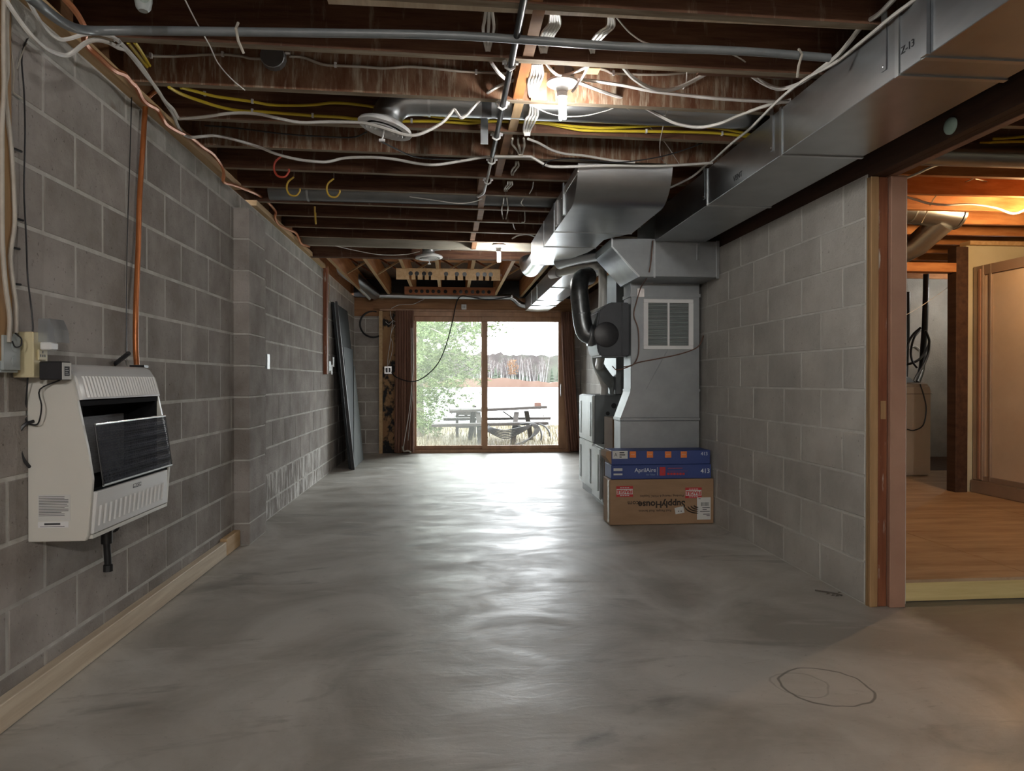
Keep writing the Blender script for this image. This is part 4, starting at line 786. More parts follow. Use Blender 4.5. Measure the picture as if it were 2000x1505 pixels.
cable('thin_wire', 'thin wire draped below the bulb and down to the duct', [(1035, 205, 3.1), (1047, 210, 3.1), (1071, 221, 3.15), (1102, 227, 3.2), (1142, 226, 3.2), (1182, 217, 3.2), (1219, 209, 3.2), (1262, 242, 3.4), (1297, 276, 3.6), (1326, 319, 3.79)], .0024, WHT)
cable('white_cable', 'white cable sagging across the joist above the round-nosed duct', [(1031, 271, 3.55), (1052, 279, 3.62), (1076, 292, 3.7), (1102, 300, 3.75), (1142, 304, 3.78), (1196, 313, 3.79), (1240, 317, 3.79)], .0065, WHT, W5)
cable('black_cable', 'thin black cable crossing above the round-nosed duct', [(1060, 326, 3.7), (1071, 315, 3.72), (1105, 310, 3.74), (1169, 314, 3.76), (1203, 317, 3.76), (1249, 313, 3.7), (1302, 303, 3.66), (1352, 287, 3.6), (1415, 262, 3.5), (1461, 250, 3.44)], .0035, BLKP)
cable('black_cable', 'black twin cable trailing from the register lever', [(746, 277, 3.34), (770, 289, 3.5), (800, 303, 3.7), (830, 309, 3.8), (900, 312, 3.85)], .004, BLKP)
cable('black_cable', 'black cable slack between joists left of the register', [(400, 245, 3.75), (460, 250, 3.75), (560, 262, 3.75), (640, 267, 3.75), (690, 268, 3.75), (716, 258, 3.6)], .004, BLKP)
cable('white_cable', 'white cable looping from the joist to the black pipe', [(959, 121, 2.74), (967, 133, 2.8), (975, 143, 2.85), (991, 157, 2.95)], .0075, WHT, W5)
cable('lamp_lead', 'pale lamp lead twisting from the joist into the bulb box', [(1065, 122, 2.72), (1078, 138, 2.78), (1090, 146, 2.85), (1105, 146, 2.88), (1130, 138, 2.85), (1150, 128, 2.74)], .006, WHT)
cable('lamp_lead', 'pale lamp lead dropping from the bulb box past the holder', [(1150, 128, 2.74), (1140, 147, 2.80), (1128, 165, 2.84), (1117, 180, 2.86)], .006, WHT)
def clips(par, pts):
    for (px, py, y) in pts:
        q = onY(px, py, y); B(q.x - .005, q.x + .005, y - .008, y + .004, q.z - .010, q.z + .010).build('cable_staple', WHP, par)
for o_ in list(C.objects):
    if o_.name == 'joist_cable.001': clips(o_, [(655, 127, YJ(2) - .03), (930, 141, YJ(2) - .03)])
    if o_.name == 'joist_cable.002': clips(o_, [(1198, 143, YJ(2) - .03), (1447, 143, YJ(2) - .03)])
    if o_.name == 'joist_cable': clips(o_, [(295, 109, 2.98), (435, 106, YJ(2) - .03)])
    if o_.name == 'yellow_cable': clips(o_, [(493, 217, 3.43), (611, 226, 3.44), (804, 236, 3.44), (1262, 256.5, 3.44), (1410, 261, 3.44)])
    if o_.name == 'yellow_cable.001': clips(o_, [(400, 183, 3.27), (493, 198, 3.4)])
# bundles of cables threading through holes in the joists
ORD = {2: ['left one', 'right one'], 3: ['leftmost', 'middle', 'rightmost'], 4: ['leftmost', 'second', 'third', 'rightmost'], 5: ['leftmost', 'second', 'middle', 'fourth', 'rightmost']}
def bundle(lab, tops, bots, ya, yb, nn, mat=WHT, r=.0058):
    for k in range(nn):
        f = k / max(nn - 1, 1); tx = tops[0] + (tops[1] - tops[0]) * f; bx_ = bots[0] + (bots[1] - bots[0]) * f
        sw = (f - .5) * .16 * abs(bots[2] - tops[2])
        cable('bundled_cable', lab, [(tx, tops[2], ya), (tx + sw * .5, tops[2] * .7 + bots[2] * .3, ya * .7 + yb * .3), ((tx + bx_) / 2 + sw, (tops[2] + bots[2]) / 2, (ya + yb) / 2 - .02), (bx_ + sw * .6, tops[2] * .2 + bots[2] * .8, yb - .02), (bx_, bots[2], yb)], r, mat, lab.replace('one of ', '')) ['label'] = lab.replace('one of the', ORD[nn][k] + ' of the ' + {2: 'two', 3: 'three', 4: 'four', 5: 'five'}[nn])
bundle('one of the cables dropping left of the black pipe', (950, 960, 14), (951, 955, 100), 2.36, 2.65, 3)
bundle('one of the cables fanning out right of the black pipe', (1076, 1090, 22), (1058, 1066, 104), 2.36, 2.65, 5)
bundle('one of the slanting cables above the trunk of bulbs', (1190, 1196, 28), (1156, 1159, 104), 2.36, 2.65, 3)
bundle('one of the cables hanging between the bulb and the lit blocking', (1040, 1057, 124), (1036, 1045, 190), 2.76, 3.02, 5)
bundle('one of the cables looping below the lit blocking', (1036, 1048, 206), (1026, 1033, 265), 3.15, 3.42, 4)
bundle('one of the grey cables under the third bay', (1001, 1023, 270), (1014, 1019, 304), 3.55, 3.80, 3, WHTD)
bundle('one of the short cables by the fourth bay', (1008, 1012, 316), (1000, 1002, 342), 3.95, 4.2, 2, WHTD)
bundle('one of the short cables by the fifth bay', (992, 1000, 355), (986, 990, 374), 4.32, 4.6, 3, WHTD, .005)
bundle('one of the short cables by the sixth bay', (984, 990, 386), (983, 988, 428), 4.72, 5.3, 2, WHTD, .005)
cable('thin_wire', 'bent wire end hanging past the seventh joist', [(1042, 355, 4.32), (1040, 367, 4.45), (1034, 378, 4.6)], .004, WHTD)
cable('thin_wire', 'bent wire end hanging past the eighth joist', [(1022, 388, 4.72), (1018, 396, 4.85), (1024, 403, 4.98)], .004, WHTD)
cable('thin_wire', 'curled wire end near the ninth joist', [(1025, 412, 5.1), (1025, 432, 5.25), (1019, 434, 5.3)], .004, WHTD)
cable('thin_wire', 'hooked wire end near the tenth joist', [(1002, 436, 5.45), (1004, 444, 5.6), (1006, 448, 5.65)], .004, WHTD)
cable('white_cable', 'pale cables meeting the round-nosed duct at the far joists', [(1000, 466, 5.9), (1014, 459, 5.85), (1032, 458, 5.8), (1046, 463, 5.8)], .006, WHT, W5)
cable('thin_wire', 'thin wire drooping from far joist to the small register', [(655, 480, 6.5), (690, 488, 6.65), (740, 497, 6.7), (790, 497, 6.75), (820, 491, 6.78)], .003, WHT)
cable('thin_wire', 'thin wire slung below the black pipe end', [(800, 384, 4.6), (850, 391, 4.65), (895, 397, 4.7), (925, 394, 4.7), (942, 388, 4.68)], .003, WHT)
# black pipe with saddle clips
BP = thing('black_pipe', 'black plastic pipe running lengthwise under the joists with white clips', 'pipe', (.235, 3.0, 2.28))
pz = lambda y: 2.277 - .004 * y * 0
MB().tube([(.245, 1.2, 2.288), (.24, 2.3, 2.290), (.236, 3.45, 2.286), (.233, 3.78, 2.286)], .0125, 12).build('pipe', BLKP, BP, smooth=True)
MB().tube(spline([(.233, 3.70, 2.285), (.232, 4.0, 2.286), (.226, 4.4, 2.283), (.222, 4.55, 2.290), (.19, 4.68, 2.30)], 4), .0085, 10).build('white_tail', WHT, BP, smooth=True)
for n in (1, 2, 3, 4, 5):
    y = YJ(n); m = MB(); m.tube([(.215, y, 2.305), (.218, y, 2.278), (.235, y, 2.268), (.252, y, 2.278), (.256, y, 2.305)], .0055, 6); m.box(.206, .224, y - .009, y + .009, 2.292, 2.300); m.box(.250, .268, y - .009, y + .009, 2.292, 2.300); m.build('saddle_clip', WHP, BP)
# hanging sensor, hooks, oddments
SN = thing('ceiling_sensor', 'small blue-grey sensor pod hanging by the near joist', 'sensor', onY(280, 10, 2.28))
q = onY(280, 2, 2.28); MB().lathe([(0, -.032), (.014, -.032), (.022, -.022), (.026, 0), (.026, .05), (0, .05)], q, (0, 0, 1), 16).build('pod', BOXG, SN, smooth=True)
MB().lathe([(0, 0), (.014, 0), (.013, .004), (0, .006)], q + Vector((.012, -.024, -.004)), (.4, -1, 0), 14).build('lens', GLSH, SN, smooth=True)
def hook(lab, px, py0, y, s, mat, flip=1):
    a = onY(px, py0, y)
    pts = [a, a + Vector((0, 0, -.012)) * s, a + Vector((-.03 * flip, 0, -.04)) * s, a + Vector((-.036 * flip, 0, -.075)) * s, a + Vector((-.02 * flip, 0, -.105)) * s, a + Vector((.012 * flip, 0, -.108)) * s, a + Vector((.03 * flip, 0, -.085)) * s, a + Vector((.03 * flip, 0, -.072)) * s]
    t = thing('storage_hook', lab, 'hook', a, 'vinyl-coated storage hooks')
    MB().tube(spline(pts[1:], 4), .0055, 8).build('hook_arm', mat, t, smooth=True); MB().tube([a + Vector((0, 0, .02)), pts[1]], .003, 6).build('screw_shank', STEEL, t)
hook('red storage hook screwed into a joist', 551, 299, YJ(4) - .01, 1.18, HRED)
hook('yellow storage hook nearer the red hook', 574, 341, YJ(5) - .01, 1.15, HYEL)
hook('yellow storage hook farther from the red hook', 652, 344, YJ(5) - .01, 1.15, HYEL)
t = thing('storage_hook', 'yellow hook seen edge-on before the dull round duct', 'hook', onY(615, 400, YJ(7)), 'vinyl-coated storage hooks')
a = onY(615, 403, YJ(7)); MB().tube(spline([a, a + Vector((-.004, .02, -.03)), a + Vector((-.002, .03, -.09)), a + Vector((.004, .01, -.12)), a + Vector((.008, -.02, -.09)), a + Vector((.008, -.02, -.05))], 4), .006, 8).build('hook_arm', HYEL, t, smooth=True)
cable('conduit_pipe', 'short white conduit slanting above the far left corner', [(689, 549, 9.3), (706, 566, 9.6), (722, 583, 9.95)], .020, PVC, cat='pipe', n=10)

# rod rack: pale notched board and brown drilled board under the joists
RK = thing('notched_rod_rack', 'pale wooden board with hook-shaped notches under the far joists', 'rack', (.1, 7.75, 2.18))
a, b = onY(774, 548, 7.75), onY(977, 548, 7.75)
WN = b.x - a.x
B(a.x, b.x, 7.735, 7.755, 2.245, 2.294).build('rack_board', PINE, RK)
nx = [800, 812, 826, 838, 869, 890, 905, 931, 944, 956]; edges = [a.x] + [onY(p_, 540, 7.75).x for p_ in nx] + [b.x]
for i in range(len(edges) - 1): B(edges[i] + (.022 if i else 0), edges[i + 1] - (.004 if i < len(edges) - 2 else 0), 7.735, 7.755, 2.18, 2.245).build('rack_tooth', PINE, RK)
for i in range(1, len(edges) - 1):
    MB().lathe([(0, 0), (.024, 0), (.024, .003), (0, .003)], (edges[i] + .013, 7.7345, 2.245), (0, -1, 0), 14).build('notch', BLKE, RK)
B(a.x, b.x, 7.72, 7.77, 2.294, 2.302).build('rack_cleat', PINE, RK)
RD = thing('drilled_rod_rack', 'red-brown wooden board with a row of round holes under the far joists', 'rack', (.2, 9.2, 2.19))
a, b = onY(790, 568, 9.2), onY(967, 568, 9.2)
B(a.x, b.x, 9.19, 9.21, 2.192, 2.296).build('rack_board', M('red_rack_wood', (.36, .13, .055), (.46, .19, .085), 6, .6, stretch=(.5, 3, 5)), RD)
for p_ in (802, 813, 824, 835, 846, 857, 870, 888, 900, 911, 923, 933, 944, 955):
    MB().lathe([(0, 0), (.024, 0), (.024, .003), (0, .003)], (onY(p_, 570, 9.19).x, 9.19, 2.235), (0, -1, 0), 14).build('hole', BLKE, RD)

# ------------------------------------------------------------------ FAR LEFT CORNER
cs = tag(B(LX + .001, LX + .04, 7.745, 7.83, 1.13, 2.30).build('conduit_cover', RED, bevel=.004), 'dark brown wooden strip covering a cable on the left wall', 'cable cover')
cable('thin_wire', 'thin brown wire hanging beside the dark wooden strip', [(641, 520, 7.84), (643, 570, 7.84), (638, 620, 7.84), (641, 660, 7.84), (640, 705, 7.84)], .004, TAN)
OB = thing('switch_box', 'grey switch box with open white cover beside the dark strip', 'electrical box', (LX + .03, 7.95, 1.2))
B(LX + .001, LX + .045, 7.86, 7.99, 1.165, 1.28).build('box_body', BOXG, OB, bevel=.005); B(LX + .046, LX + .05, 7.98, 8.05, 1.13, 1.24).build('cover_plate', WHP, OB); B(LX + .05, LX + .056, 8.06, 8.14, 1.22, 1.33).build('cover_plate', WHP, OB)
OS = thing('surface_switch', 'slim white switch on the left wall past the pilaster', 'switch', (LX + .02, 5.34, 1.2))
q = onX(521, 706, LX + .02); B(LX + .001, LX + .03, q.y - .035, q.y + .035, q.z - .055, q.z + .055).build('box_body', BOXG, OS, bevel=.004); B(LX + .0305, LX + .034, q.y - .037, q.y + .037, q.z - .057, q.z + .057).build('cover_plate', WHP, OS, bevel=.002)
# leaning dark panels
def lean(name, lab, y0, y1, xt, xb, zt, t_, mat, yb0=None, yb1=None):
    yb0 = y0 if yb0 is None else yb0; yb1 = y1 if yb1 is None else yb1
    m = MB(); m.hexa([(xb - t_, yb0, 0.002), (xb, yb0, 0.002), (xb, yb1, 0.002), (xb - t_, yb1, 0.002), (xt - t_, y0, zt), (xt, y0, zt), (xt, y1, zt), (xt - t_, y1, zt)]); return m
P1 = thing('leaning_door_panel', 'tall dark slate door panels leaning against the left wall', 'door panel', (-1.2, 8.8, 0))
lean('', '', 8.24, 9.33, LX + .035, -1.17, 1.98, .03, 0, 8.40, 9.50).build('panel', SLATE, P1, bevel=.004)
m = MB(); m.hexa([(-1.165, 8.36, .002), (-1.125, 8.36, .002), (-1.125, 8.40, .002), (-1.165, 8.40, .002), (-1.325, 8.20, 1.98), (-1.30, 8.20, 1.98), (-1.30, 8.235, 1.98), (-1.325, 8.235, 1.98)]); m.build('panel_edge', BLKP, P1)
lean('', '', 8.45, 9.28, -1.270, -1.145, 1.47, .018, 0, 8.44, 8.60).build('recessed_panel', M('slate_blue', (.040, .047, .055), (.055, .062, .07), 3, .7, spec=.2), P1, bevel=.003)
m = MB(); m.hexa([(-1.160, 8.42, .003), (-1.14, 8.42, .003), (-1.15, 9.44, .003), (-1.165, 9.44, .003), (-1.245, 9.18, 1.25), (-1.24, 9.18, 1.25), (-1.24, 9.24, 1.25), (-1.245, 9.24, 1.25)]); m.build('light_face', SLATEL, P1)
# coil on the far wall, socket and wires beside the door
q = onY(729, 633, FY - .02)
tag(MB().tube([(q.x + .19 * math.cos(a_), FY - .02 - .01 * math.sin(3 * a_), q.z + .19 * math.sin(a_)) for a_ in [math.radians(75) + math.radians(270) * i / 30 for i in range(31)]] , .013, 8).build('cable_coil', BLKP, smooth=True), 'black cable curled in a big ring on the far wall', 'cable')
ob = thing('open_socket_box', 'open metal socket box on stained plywood left of the curtain', 'electrical box', (-.9, 10.2, 1.2))
q = onY(758, 722, 10.2); B(q.x - .055, q.x + .055, 10.19, 10.238, q.z - .06, q.z + .055).build('box_body', STEEL, ob, bevel=.004)
for dx in (-.02, .022): B(q.x + dx - .014, q.x + dx + .014, 10.184, 10.191, q.z - .035, q.z + .03).build('socket_face', BLKP, ob)
Yq = 10.19
cable('loose_wire', 'pale wire dropping to the open socket box', [(762, 604, Yq), (764, 620, Yq), (767, 628, Yq), (764, 650, Yq), (762, 670, Yq), (758, 695, Yq), (757, 714, Yq)], .004, WHT)
cable('loose_wire', 'curly pale wire looping above the open socket box', [(753, 628, Yq), (760, 633, Yq), (768, 626, Yq), (775, 632, Yq), (770, 637, Yq), (763, 655, Yq), (767, 672, Yq), (765, 690, Yq), (759, 712, Yq)], .0035, WHT)
cable('loose_wire', 'white wire running off the header above the stained plywood', [(764, 602, 10.15), (780, 595, 10.15), (805, 594, 10.15), (818, 589, 10.12), (832, 582, 10.1)], .004, WHT)
cable('extension_cord', 'black cord hanging in a wide curve across the patio door', [(997, 579, 10.0), (956, 585, 10.0), (920, 580, 10.0), (902, 578, 10.0), (894, 585, 10.0), (890, 597, 10.0), (884, 626, 10.0), (873, 668, 10.0), (857, 707, 10.0), (834, 732, 10.0), (812, 744, 10.0), (792, 743, 10.02), (772, 735, 10.1), (765, 726, 10.18)], .0085, BLKP, cat='cord')
hs = thing('header_socket', 'white socket on the header above the patio door', 'socket', onY(906, 600, 10.15)); q = onY(906, 599, 10.155)
B(q.x - .038, q.x + .038, 10.145, 10.158, q.z - .038, q.z + .038).build('cover_plate', WHP, hs, bevel=.004)
for dx in (-.012, .012): B(q.x + dx - .006, q.x + dx + .006, 10.142, 10.146, q.z - .018, q.z + .018).build('slot', BOXG, hs)
# curtains: pleated cloth with thickness
def curtain(lab, x0t, x1t, x0b, x1b, y, z0, z1, nf, amp, seed, sway=0):
    random.seed(seed); nu, nv = nf * 8, 26; t = thing('curtain', lab, 'curtain', ((x0b + x1b) / 2, y, z0)); m = MB(); vs = []
    ph = [random.uniform(0, 6) for _ in range(3)]
    for j in range(nv + 1):
        f = j / nv; z = z1 + (z0 - z1) * f
        for i in range(nu + 1):
            u = i / nu; g = f ** 1.6
            x = (x0t + (x0b - x0t) * g) * (1 - u) + (x1t + (x1b - x1t) * g) * u
            yy = y + amp * math.sin(u * nf * 2 * math.pi + ph[0] + .8 * math.sin(3 * f + ph[1])) * (.55 + .45 * f) + .3 * amp * math.sin(u * nf * 4.7 * math.pi + ph[2] + f * 2)
            vs.append((x, yy, z))
    n1 = nu + 1; k = len(vs); vs += [(x, yy + .006, z) for x, yy, z in vs]
    fs = [(j * n1 + i, j * n1 + i + 1, (j + 1) * n1 + i + 1, (j + 1) * n1 + i) for j in range(nv) for i in range(nu)]
    fs += [(k + j * n1 + i, k + (j + 1) * n1 + i, k + (j + 1) * n1 + i + 1, k + j * n1 + i + 1) for j in range(nv) for i in range(nu)]
    fs += [(j * n1, (j + 1) * n1, k + (j + 1) * n1, k + j * n1) for j in range(nv)] + [(j * n1 + nu, k + j * n1 + nu, k + (j + 1) * n1 + nu, (j + 1) * n1 + nu) for j in range(nv)]
    m.add(vs, fs); m.build('cloth', CURT, t, smooth=True); return t
c1 = curtain('brown curtain drawn to the left side of patio door', -.78, -.515, -.80, -.512, 10.13, .02, 2.075, 7, .022, 3)
MB().tube([onY(806, 640, 10.09), onY(807, 720, 10.09), onY(800, 800, 10.09), onY(787, 878, 10.09)], .005, 6).build('draw_cord', WHT, c1); MB().tube([onY(803, 640, 10.09), onY(805, 780, 10.09), onY(797, 860, 10.09)], .004, 6).build('draw_cord', WHT, c1)
MB().tube(spline([onY(786, 872, 10.08), onY(789, 881, 10.06), onY(797, 880, 10.06), onY(803, 883, 10.06)], 3), .013, 6).build('tassel', WHTD, c1)
curtain('brown curtain drawn to the side nearer the furnace', 1.64, 1.82, 1.76, 1.945, 10.13, .02, 2.075, 5, .022, 11)

# ------------------------------------------------------------------ NEIGHBOURING BAY
pw = struct(B(4.295, 4.405, 5.53, 5.64, .108, 2.20).build('trim_5', BEAM, bevel=.004), 'brown timber door post before the laundry')
B(3.1, 4.294, 5.53, 5.64, 1.985, 2.06).build('door_header', ORG, pw)
B(3.1, 3.19, 5.53, 5.64, .108, 1.984).build('door_post', BEAM, pw)
sw = struct(B(4.406, 6.6, 5.56, 5.62, .108, 2.215).build('wall_shower', DRYW), 'pale painted panel wall behind the shower')
B(4.41, 6.6, 5.52, 5.64, 2.216, 2.25).build('top_plate', PINE, sw)
# corner shower with curved frosted front
SH = thing('corner_shower', 'corner shower with curved frosted panels in a bronze frame', 'shower', (4.9, 5.1, .108))
def sh(off, arc=9):
    cx, cy, r = 4.98, 5.02, .54 - off
    pts = [(4.44 + off, 5.55)] + [(cx - r * math.cos(q), cy - r * math.sin(q)) for q in [math.pi / 2 * i / arc for i in range(arc + 1)]] + [(5.6, 4.48 + off)]
    return pts
def band(o1, o2, z0, z1):
    a, b = sh(o1), sh(o2); m = MB()
    for i in range(len(a) - 1): m.hexa([(*a[i], z0), (*a[i + 1], z0), (*b[i + 1], z0), (*b[i], z0), (*a[i], z1), (*a[i + 1], z1), (*b[i + 1], z1), (*b[i], z1)])
    return m
MB().prism(sh(0) + [(5.6, 5.55)], 'z', .109, .215).build('tray', BRZ, SH, bevel=.006)
band(.03, .07, .216, .255).build('sill_track', BRZ, SH); band(.03, .07, 1.95, 2.03).build('head_track', BRZ, SH)
band(.045, .052, .256, 1.949).build('frosted_panel', FROST, SH, smooth=True)
for (y0, y1, x) in ((5.44, 5.55, 4.462), (5.36, 5.385, 4.468)): B(x, x + .05, y0, y1, .216, 2.03).build('frame_post', BRZ, SH, bevel=.005)
B(4.452, 4.47, 5.46, 5.48, .23, 2.0).build('seal_strip', PINK, SH)
# washer in the laundry
WA = thing('washing_machine', 'beige washing machine with grey console in the laundry', 'washer', (4.5, 6.9, .108))
MB().prism([(6.53, .112), (7.2, .112), (7.2, 1.04), (6.60, 1.04), (6.55, 1.015), (6.53, .96)], 'x', 4.16, 4.815).build('cabinet', WASH, WA, smooth=True, bevel=.02)
B(4.159, 4.8155, 6.5285, 6.5300, .925, .929).build('seam_line', BLKE, WA)
m = MB(); m.hexa([(4.18, 6.56, 1.042), (4.66, 6.56, 1.042), (4.66, 6.75, 1.042), (4.18, 6.75, 1.042), (4.18, 6.60, 1.09), (4.64, 6.60, 1.09), (4.64, 6.75, 1.12), (4.18, 6.75, 1.12)]); cn = m.build('console', CONS, WA, bevel=.008)
for x in (4.30, 4.42, 4.56): MB().lathe([(.018, 0), (.015, .018), (0, .02)], (x, 6.585, 1.075), (0, -.75, .66), 14).build('knob', BLKP, cn)
cable('appliance_lead', 'thin dark cord drooping over the washing machine front', [(1797, 750, 6.50), (1805, 775, 6.5), (1809, 800, 6.5), (1803, 830, 6.5), (1785, 840, 6.5), (1772, 838, 6.5)], .006, BLKP, cat='cord')
HB = 'black hoses behind the washing machine'
cable('washer_hose', 'thick black hose dropping straight behind the washing machine', [(1809, 535, 7.6), (1808, 590, 7.6), (1806, 640, 7.6), (1803, 680, 7.6), (1800, 720, 7.5), (1790, 748, 7.3)], .034, BLKP, HB, cat='hose', n=10)
cable('washer_hose', 'slim black hose hanging by the jamb in the laundry', [(1773, 570, 7.6), (1772, 640, 7.6), (1770, 700, 7.6), (1768, 740, 7.5)], .028, BLKP, HB, cat='hose', n=10)
cable('washer_hose', 'black hose looped wide above the console', [(1798, 640, 7.5), (1782, 655, 7.5), (1770, 680, 7.45), (1766, 710, 7.4), (1790, 705, 7.4), (1805, 690, 7.45), (1815, 668, 7.5), (1808, 645, 7.5)], .014, BLKP, HB, cat='hose', n=8)
cable('washer_hose', 'black hose looped narrow above the console', [(1797, 645, 7.45), (1785, 660, 7.4), (1779, 685, 7.4), (1782, 705, 7.35), (1791, 718, 7.3)], .012, BLKP, HB, cat='hose', n=8)
cable('washer_hose', 'black hose bending down to the console knob', [(1815, 665, 7.4), (1813, 690, 7.35), (1803, 715, 7.2), (1790, 735, 7.0), (1785, 746, 6.8)], .014, BLKP, HB, cat='hose', n=8)
tag(B(4.3, 5.4, 7.95, 8.29, 1.82, 2.02).build('drain_trough', GALD, bevel=.01), 'dull metal trough pipe high on the laundry wall', 'pipe')
for i, (x0, x1) in enumerate(((4.62, 4.70), (4.82, 4.93))): tag(B(x0, x1, 8.2, 8.29, .1, 1.95).build('wall_stud', SLATEL), ('narrow', 'broad')[i] + ' pale upright on the laundry wall behind the hoses', 'stud')
tag(B(4.35, 4.62, 8.15, 8.28, .9, 1.25).build('utility_panel', WHP, bevel=.01), 'white box on the laundry wall beyond the hoses', 'box')
tag(MB().prism([(4.86, .10), (5.05, .10), (4.98, .80), (4.9, .80)], 'y', 7.0, 7.05).build('leaning_board', SLATEL), 'grey board leaning beside the washing machine', 'board')
cable('thin_wire', 'thin wire slanting across the laundry opening', [(1762, 619, 5.66), (1800, 597, 5.68), (1858, 557, 5.7)], .003, WHT)
cable('laundry_wire', 'curly white wire on the laundry wall', [(1762, 679, 8.28), (1775, 680, 8.28), (1786, 676, 8.28), (1792, 678, 8.28), (1797, 684, 8.28)], .008, WHT)
# ducts and cables under the bay's joists
RE = thing('round_bay_duct', 'large round elbow duct glowing gold beyond the jamb', 'duct', (3.3, 4.9, 2.2))
MB().tube([onY(1735, 402, 5.0), onY(1866, 418, 4.95)], .112, 24).build('round_duct', GALV, RE, smooth=True)
MB().tube([onY(1842, 432, 4.97), onY(1790, 478, 5.15), onY(1735, 505, 5.3)], .092, 24).build('round_duct', GALV, RE, smooth=True)
MB().tube([onY(1866, 418, 4.95), onY(1871, 419, 4.95)], .116, 24).build('end_cap', GALV, RE, smooth=True)
for px in (1775, 1795): MB().tube([onY(px, 402 + (px - 1735) * .12, 4.985), onY(px + 3, 402 + (px - 1732) * .12, 4.985)], .115, 24).build('crimped_collar', GALD, RE, smooth=True)
tag(MB().tube([(2.12, 3.35, 2.222), (5.5, 3.35, 2.222)], .058, 20).build('round_duct', GALV, smooth=True), 'round silver duct crossing the bay under the beam', 'duct')
cable('white_cable', 'white cable drooping across the gold elbow duct', [(1760, 381, 4.2), (1790, 390, 4.2), (1815, 397, 4.2), (1850, 400, 4.2), (1900, 399, 4.3), (1945, 406, 4.4), (1980, 417, 4.5), (2010, 405, 4.5)], .0075, WHT, W5)
cable('white_cable', 'white cable slanting under the beam beside the jamb', [(1755, 352, 3.3), (1785, 342, 3.35), (1815, 328, 3.4), (1852, 315, 3.5)], .007, WHT, W5)
cable('thin_wire', 'thin wire straggling under the bay joists', [(1912, 337, 4.1), (1898, 350, 4.2), (1870, 360, 4.4), (1842, 371, 4.5), (1826, 385, 4.6), (1815, 405, 4.7), (1800, 435, 4.8)], .004, WHTD)
cable('thin_wire', 'thin wire branching off under the bay joists', [(1905, 349, 4.2), (1930, 355, 4.3), (1965, 369, 4.4), (2005, 382, 4.5)], .004, WHTD)
cable('yellow_cable', 'yellow cable clipped to a joist in the bay', [(1915, 279, 3.45), (1955, 277, 3.45), (2015, 276, 3.45)], .0072, YEL, 'yellow cables on the joists')
cable('yellow_cable', 'second yellow cable above it in the bay', [(1940, 271, 3.43), (1975, 269, 3.43), (2015, 265, 3.43)], .0068, YEL, 'yellow cables on the joists')

q = onZ(1622, 1158, .004)
tw = MB().tube(spline([onZ(1592, 1152, .006), onZ(1612, 1155, .008), onZ(1630, 1158, .006), onZ(1645, 1162, .006)], 3), .004, 5)
for (px, py) in ((1618, 1160), (1628, 1163), (1636, 1164), (1640, 1158)): a = onZ(px, py, .005); tw.add([a + Vector((-.012, 0, 0)), a + Vector((.004, -.008, .004)), a + Vector((.014, .002, .001)), a + Vector((0, .009, .005))], [(0, 1, 2, 3)])
tag(tw.build('leaf_litter', BARK), 'scrap of dry twig and leaves at the foot of the right wall', 'twig')
# ------------------------------------------------------------------ OUTDOORS
random.seed(21)
GZ = -.12
g0 = struct(MB().prism([(-30, 10.37), (40, 10.37), (40, 19), (-30, 17.5)], 'z', GZ - .3, GZ).build('ground', LAWN), 'yellowed autumn lawn')
MB().add([(-30, 17.5, GZ), (40, 19, GZ), (46, 22, -1.52), (-36, 21, -1.52)], [(0, 1, 2, 3)]).build('bank', LAWN, g0)
struct(B(-260, 330, 19, 420, -1.9, -1.5).build('lake', WATER), 'bright rippled lake')
# grass blades
gm = MB()
for _ in range(9000):
    x = random.uniform(-3, 5.5); y = 10.7 + 7.6 * random.random() ** .8; h = random.uniform(.06, .22) * (1.6 if random.random() < .08 else 1); a = random.uniform(0, 6.28); dx, dy = math.cos(a) * .004, math.sin(a) * .004; lx, ly = random.uniform(-.06, .06), random.uniform(-.05, .05)
    gm.add([(x - dx, y - dy, GZ), (x + dx, y + dy, GZ), (x + lx, y + ly, GZ + h)], [(0, 1, 2)])
o = gm.build('grass', DRYG); tag(o, 'dry yellow lawn grass outside the patio door', 'grass', kind='stuff')
# picnic table
PT = thing('picnic_table', 'weathered grey picnic table on the lawn before the lake', 'table', (1.2, 13.2, GZ))
def up(px, py, y=13.2): return onY(px, py, y)
tz = up(960, 797).z; xl, xr = up(877, 800).x, up(1064, 800).x
def plank(name, x0, x1, y0, y1, za, zb, t_): 
    m = MB(); m.hexa([(x0, y0, za - t_), (x1, y0, zb - t_), (x1, y1, zb - t_), (x0, y1, za - t_), (x0, y0, za), (x1, y0, zb), (x1, y1, zb), (x0, y1, za)]); return m.build(name, GREYW, PT, bevel=.004)
for k in range(5): plank('top_plank', xl + .02 * (k % 2), xr - .02 * (k % 3), 12.86 + k * .145, 12.86 + k * .145 + .135, up(880, 800).z, up(1060, 791).z, .05)
sl_, sr_ = up(832, 830, 12.6), up(1078, 823, 12.6)
for k in range(2):
    plank('bench_plank', sl_.x + .1, sr_.x - .08, 12.48 + k * .14, 12.61 + k * .14, sl_.z + .02, sr_.z + .0, .05)
    plank('bench_plank', sl_.x + .3, sr_.x + .15, 13.75 + k * .14, 13.88 + k * .14, sl_.z + .06, sr_.z + .02, .05)
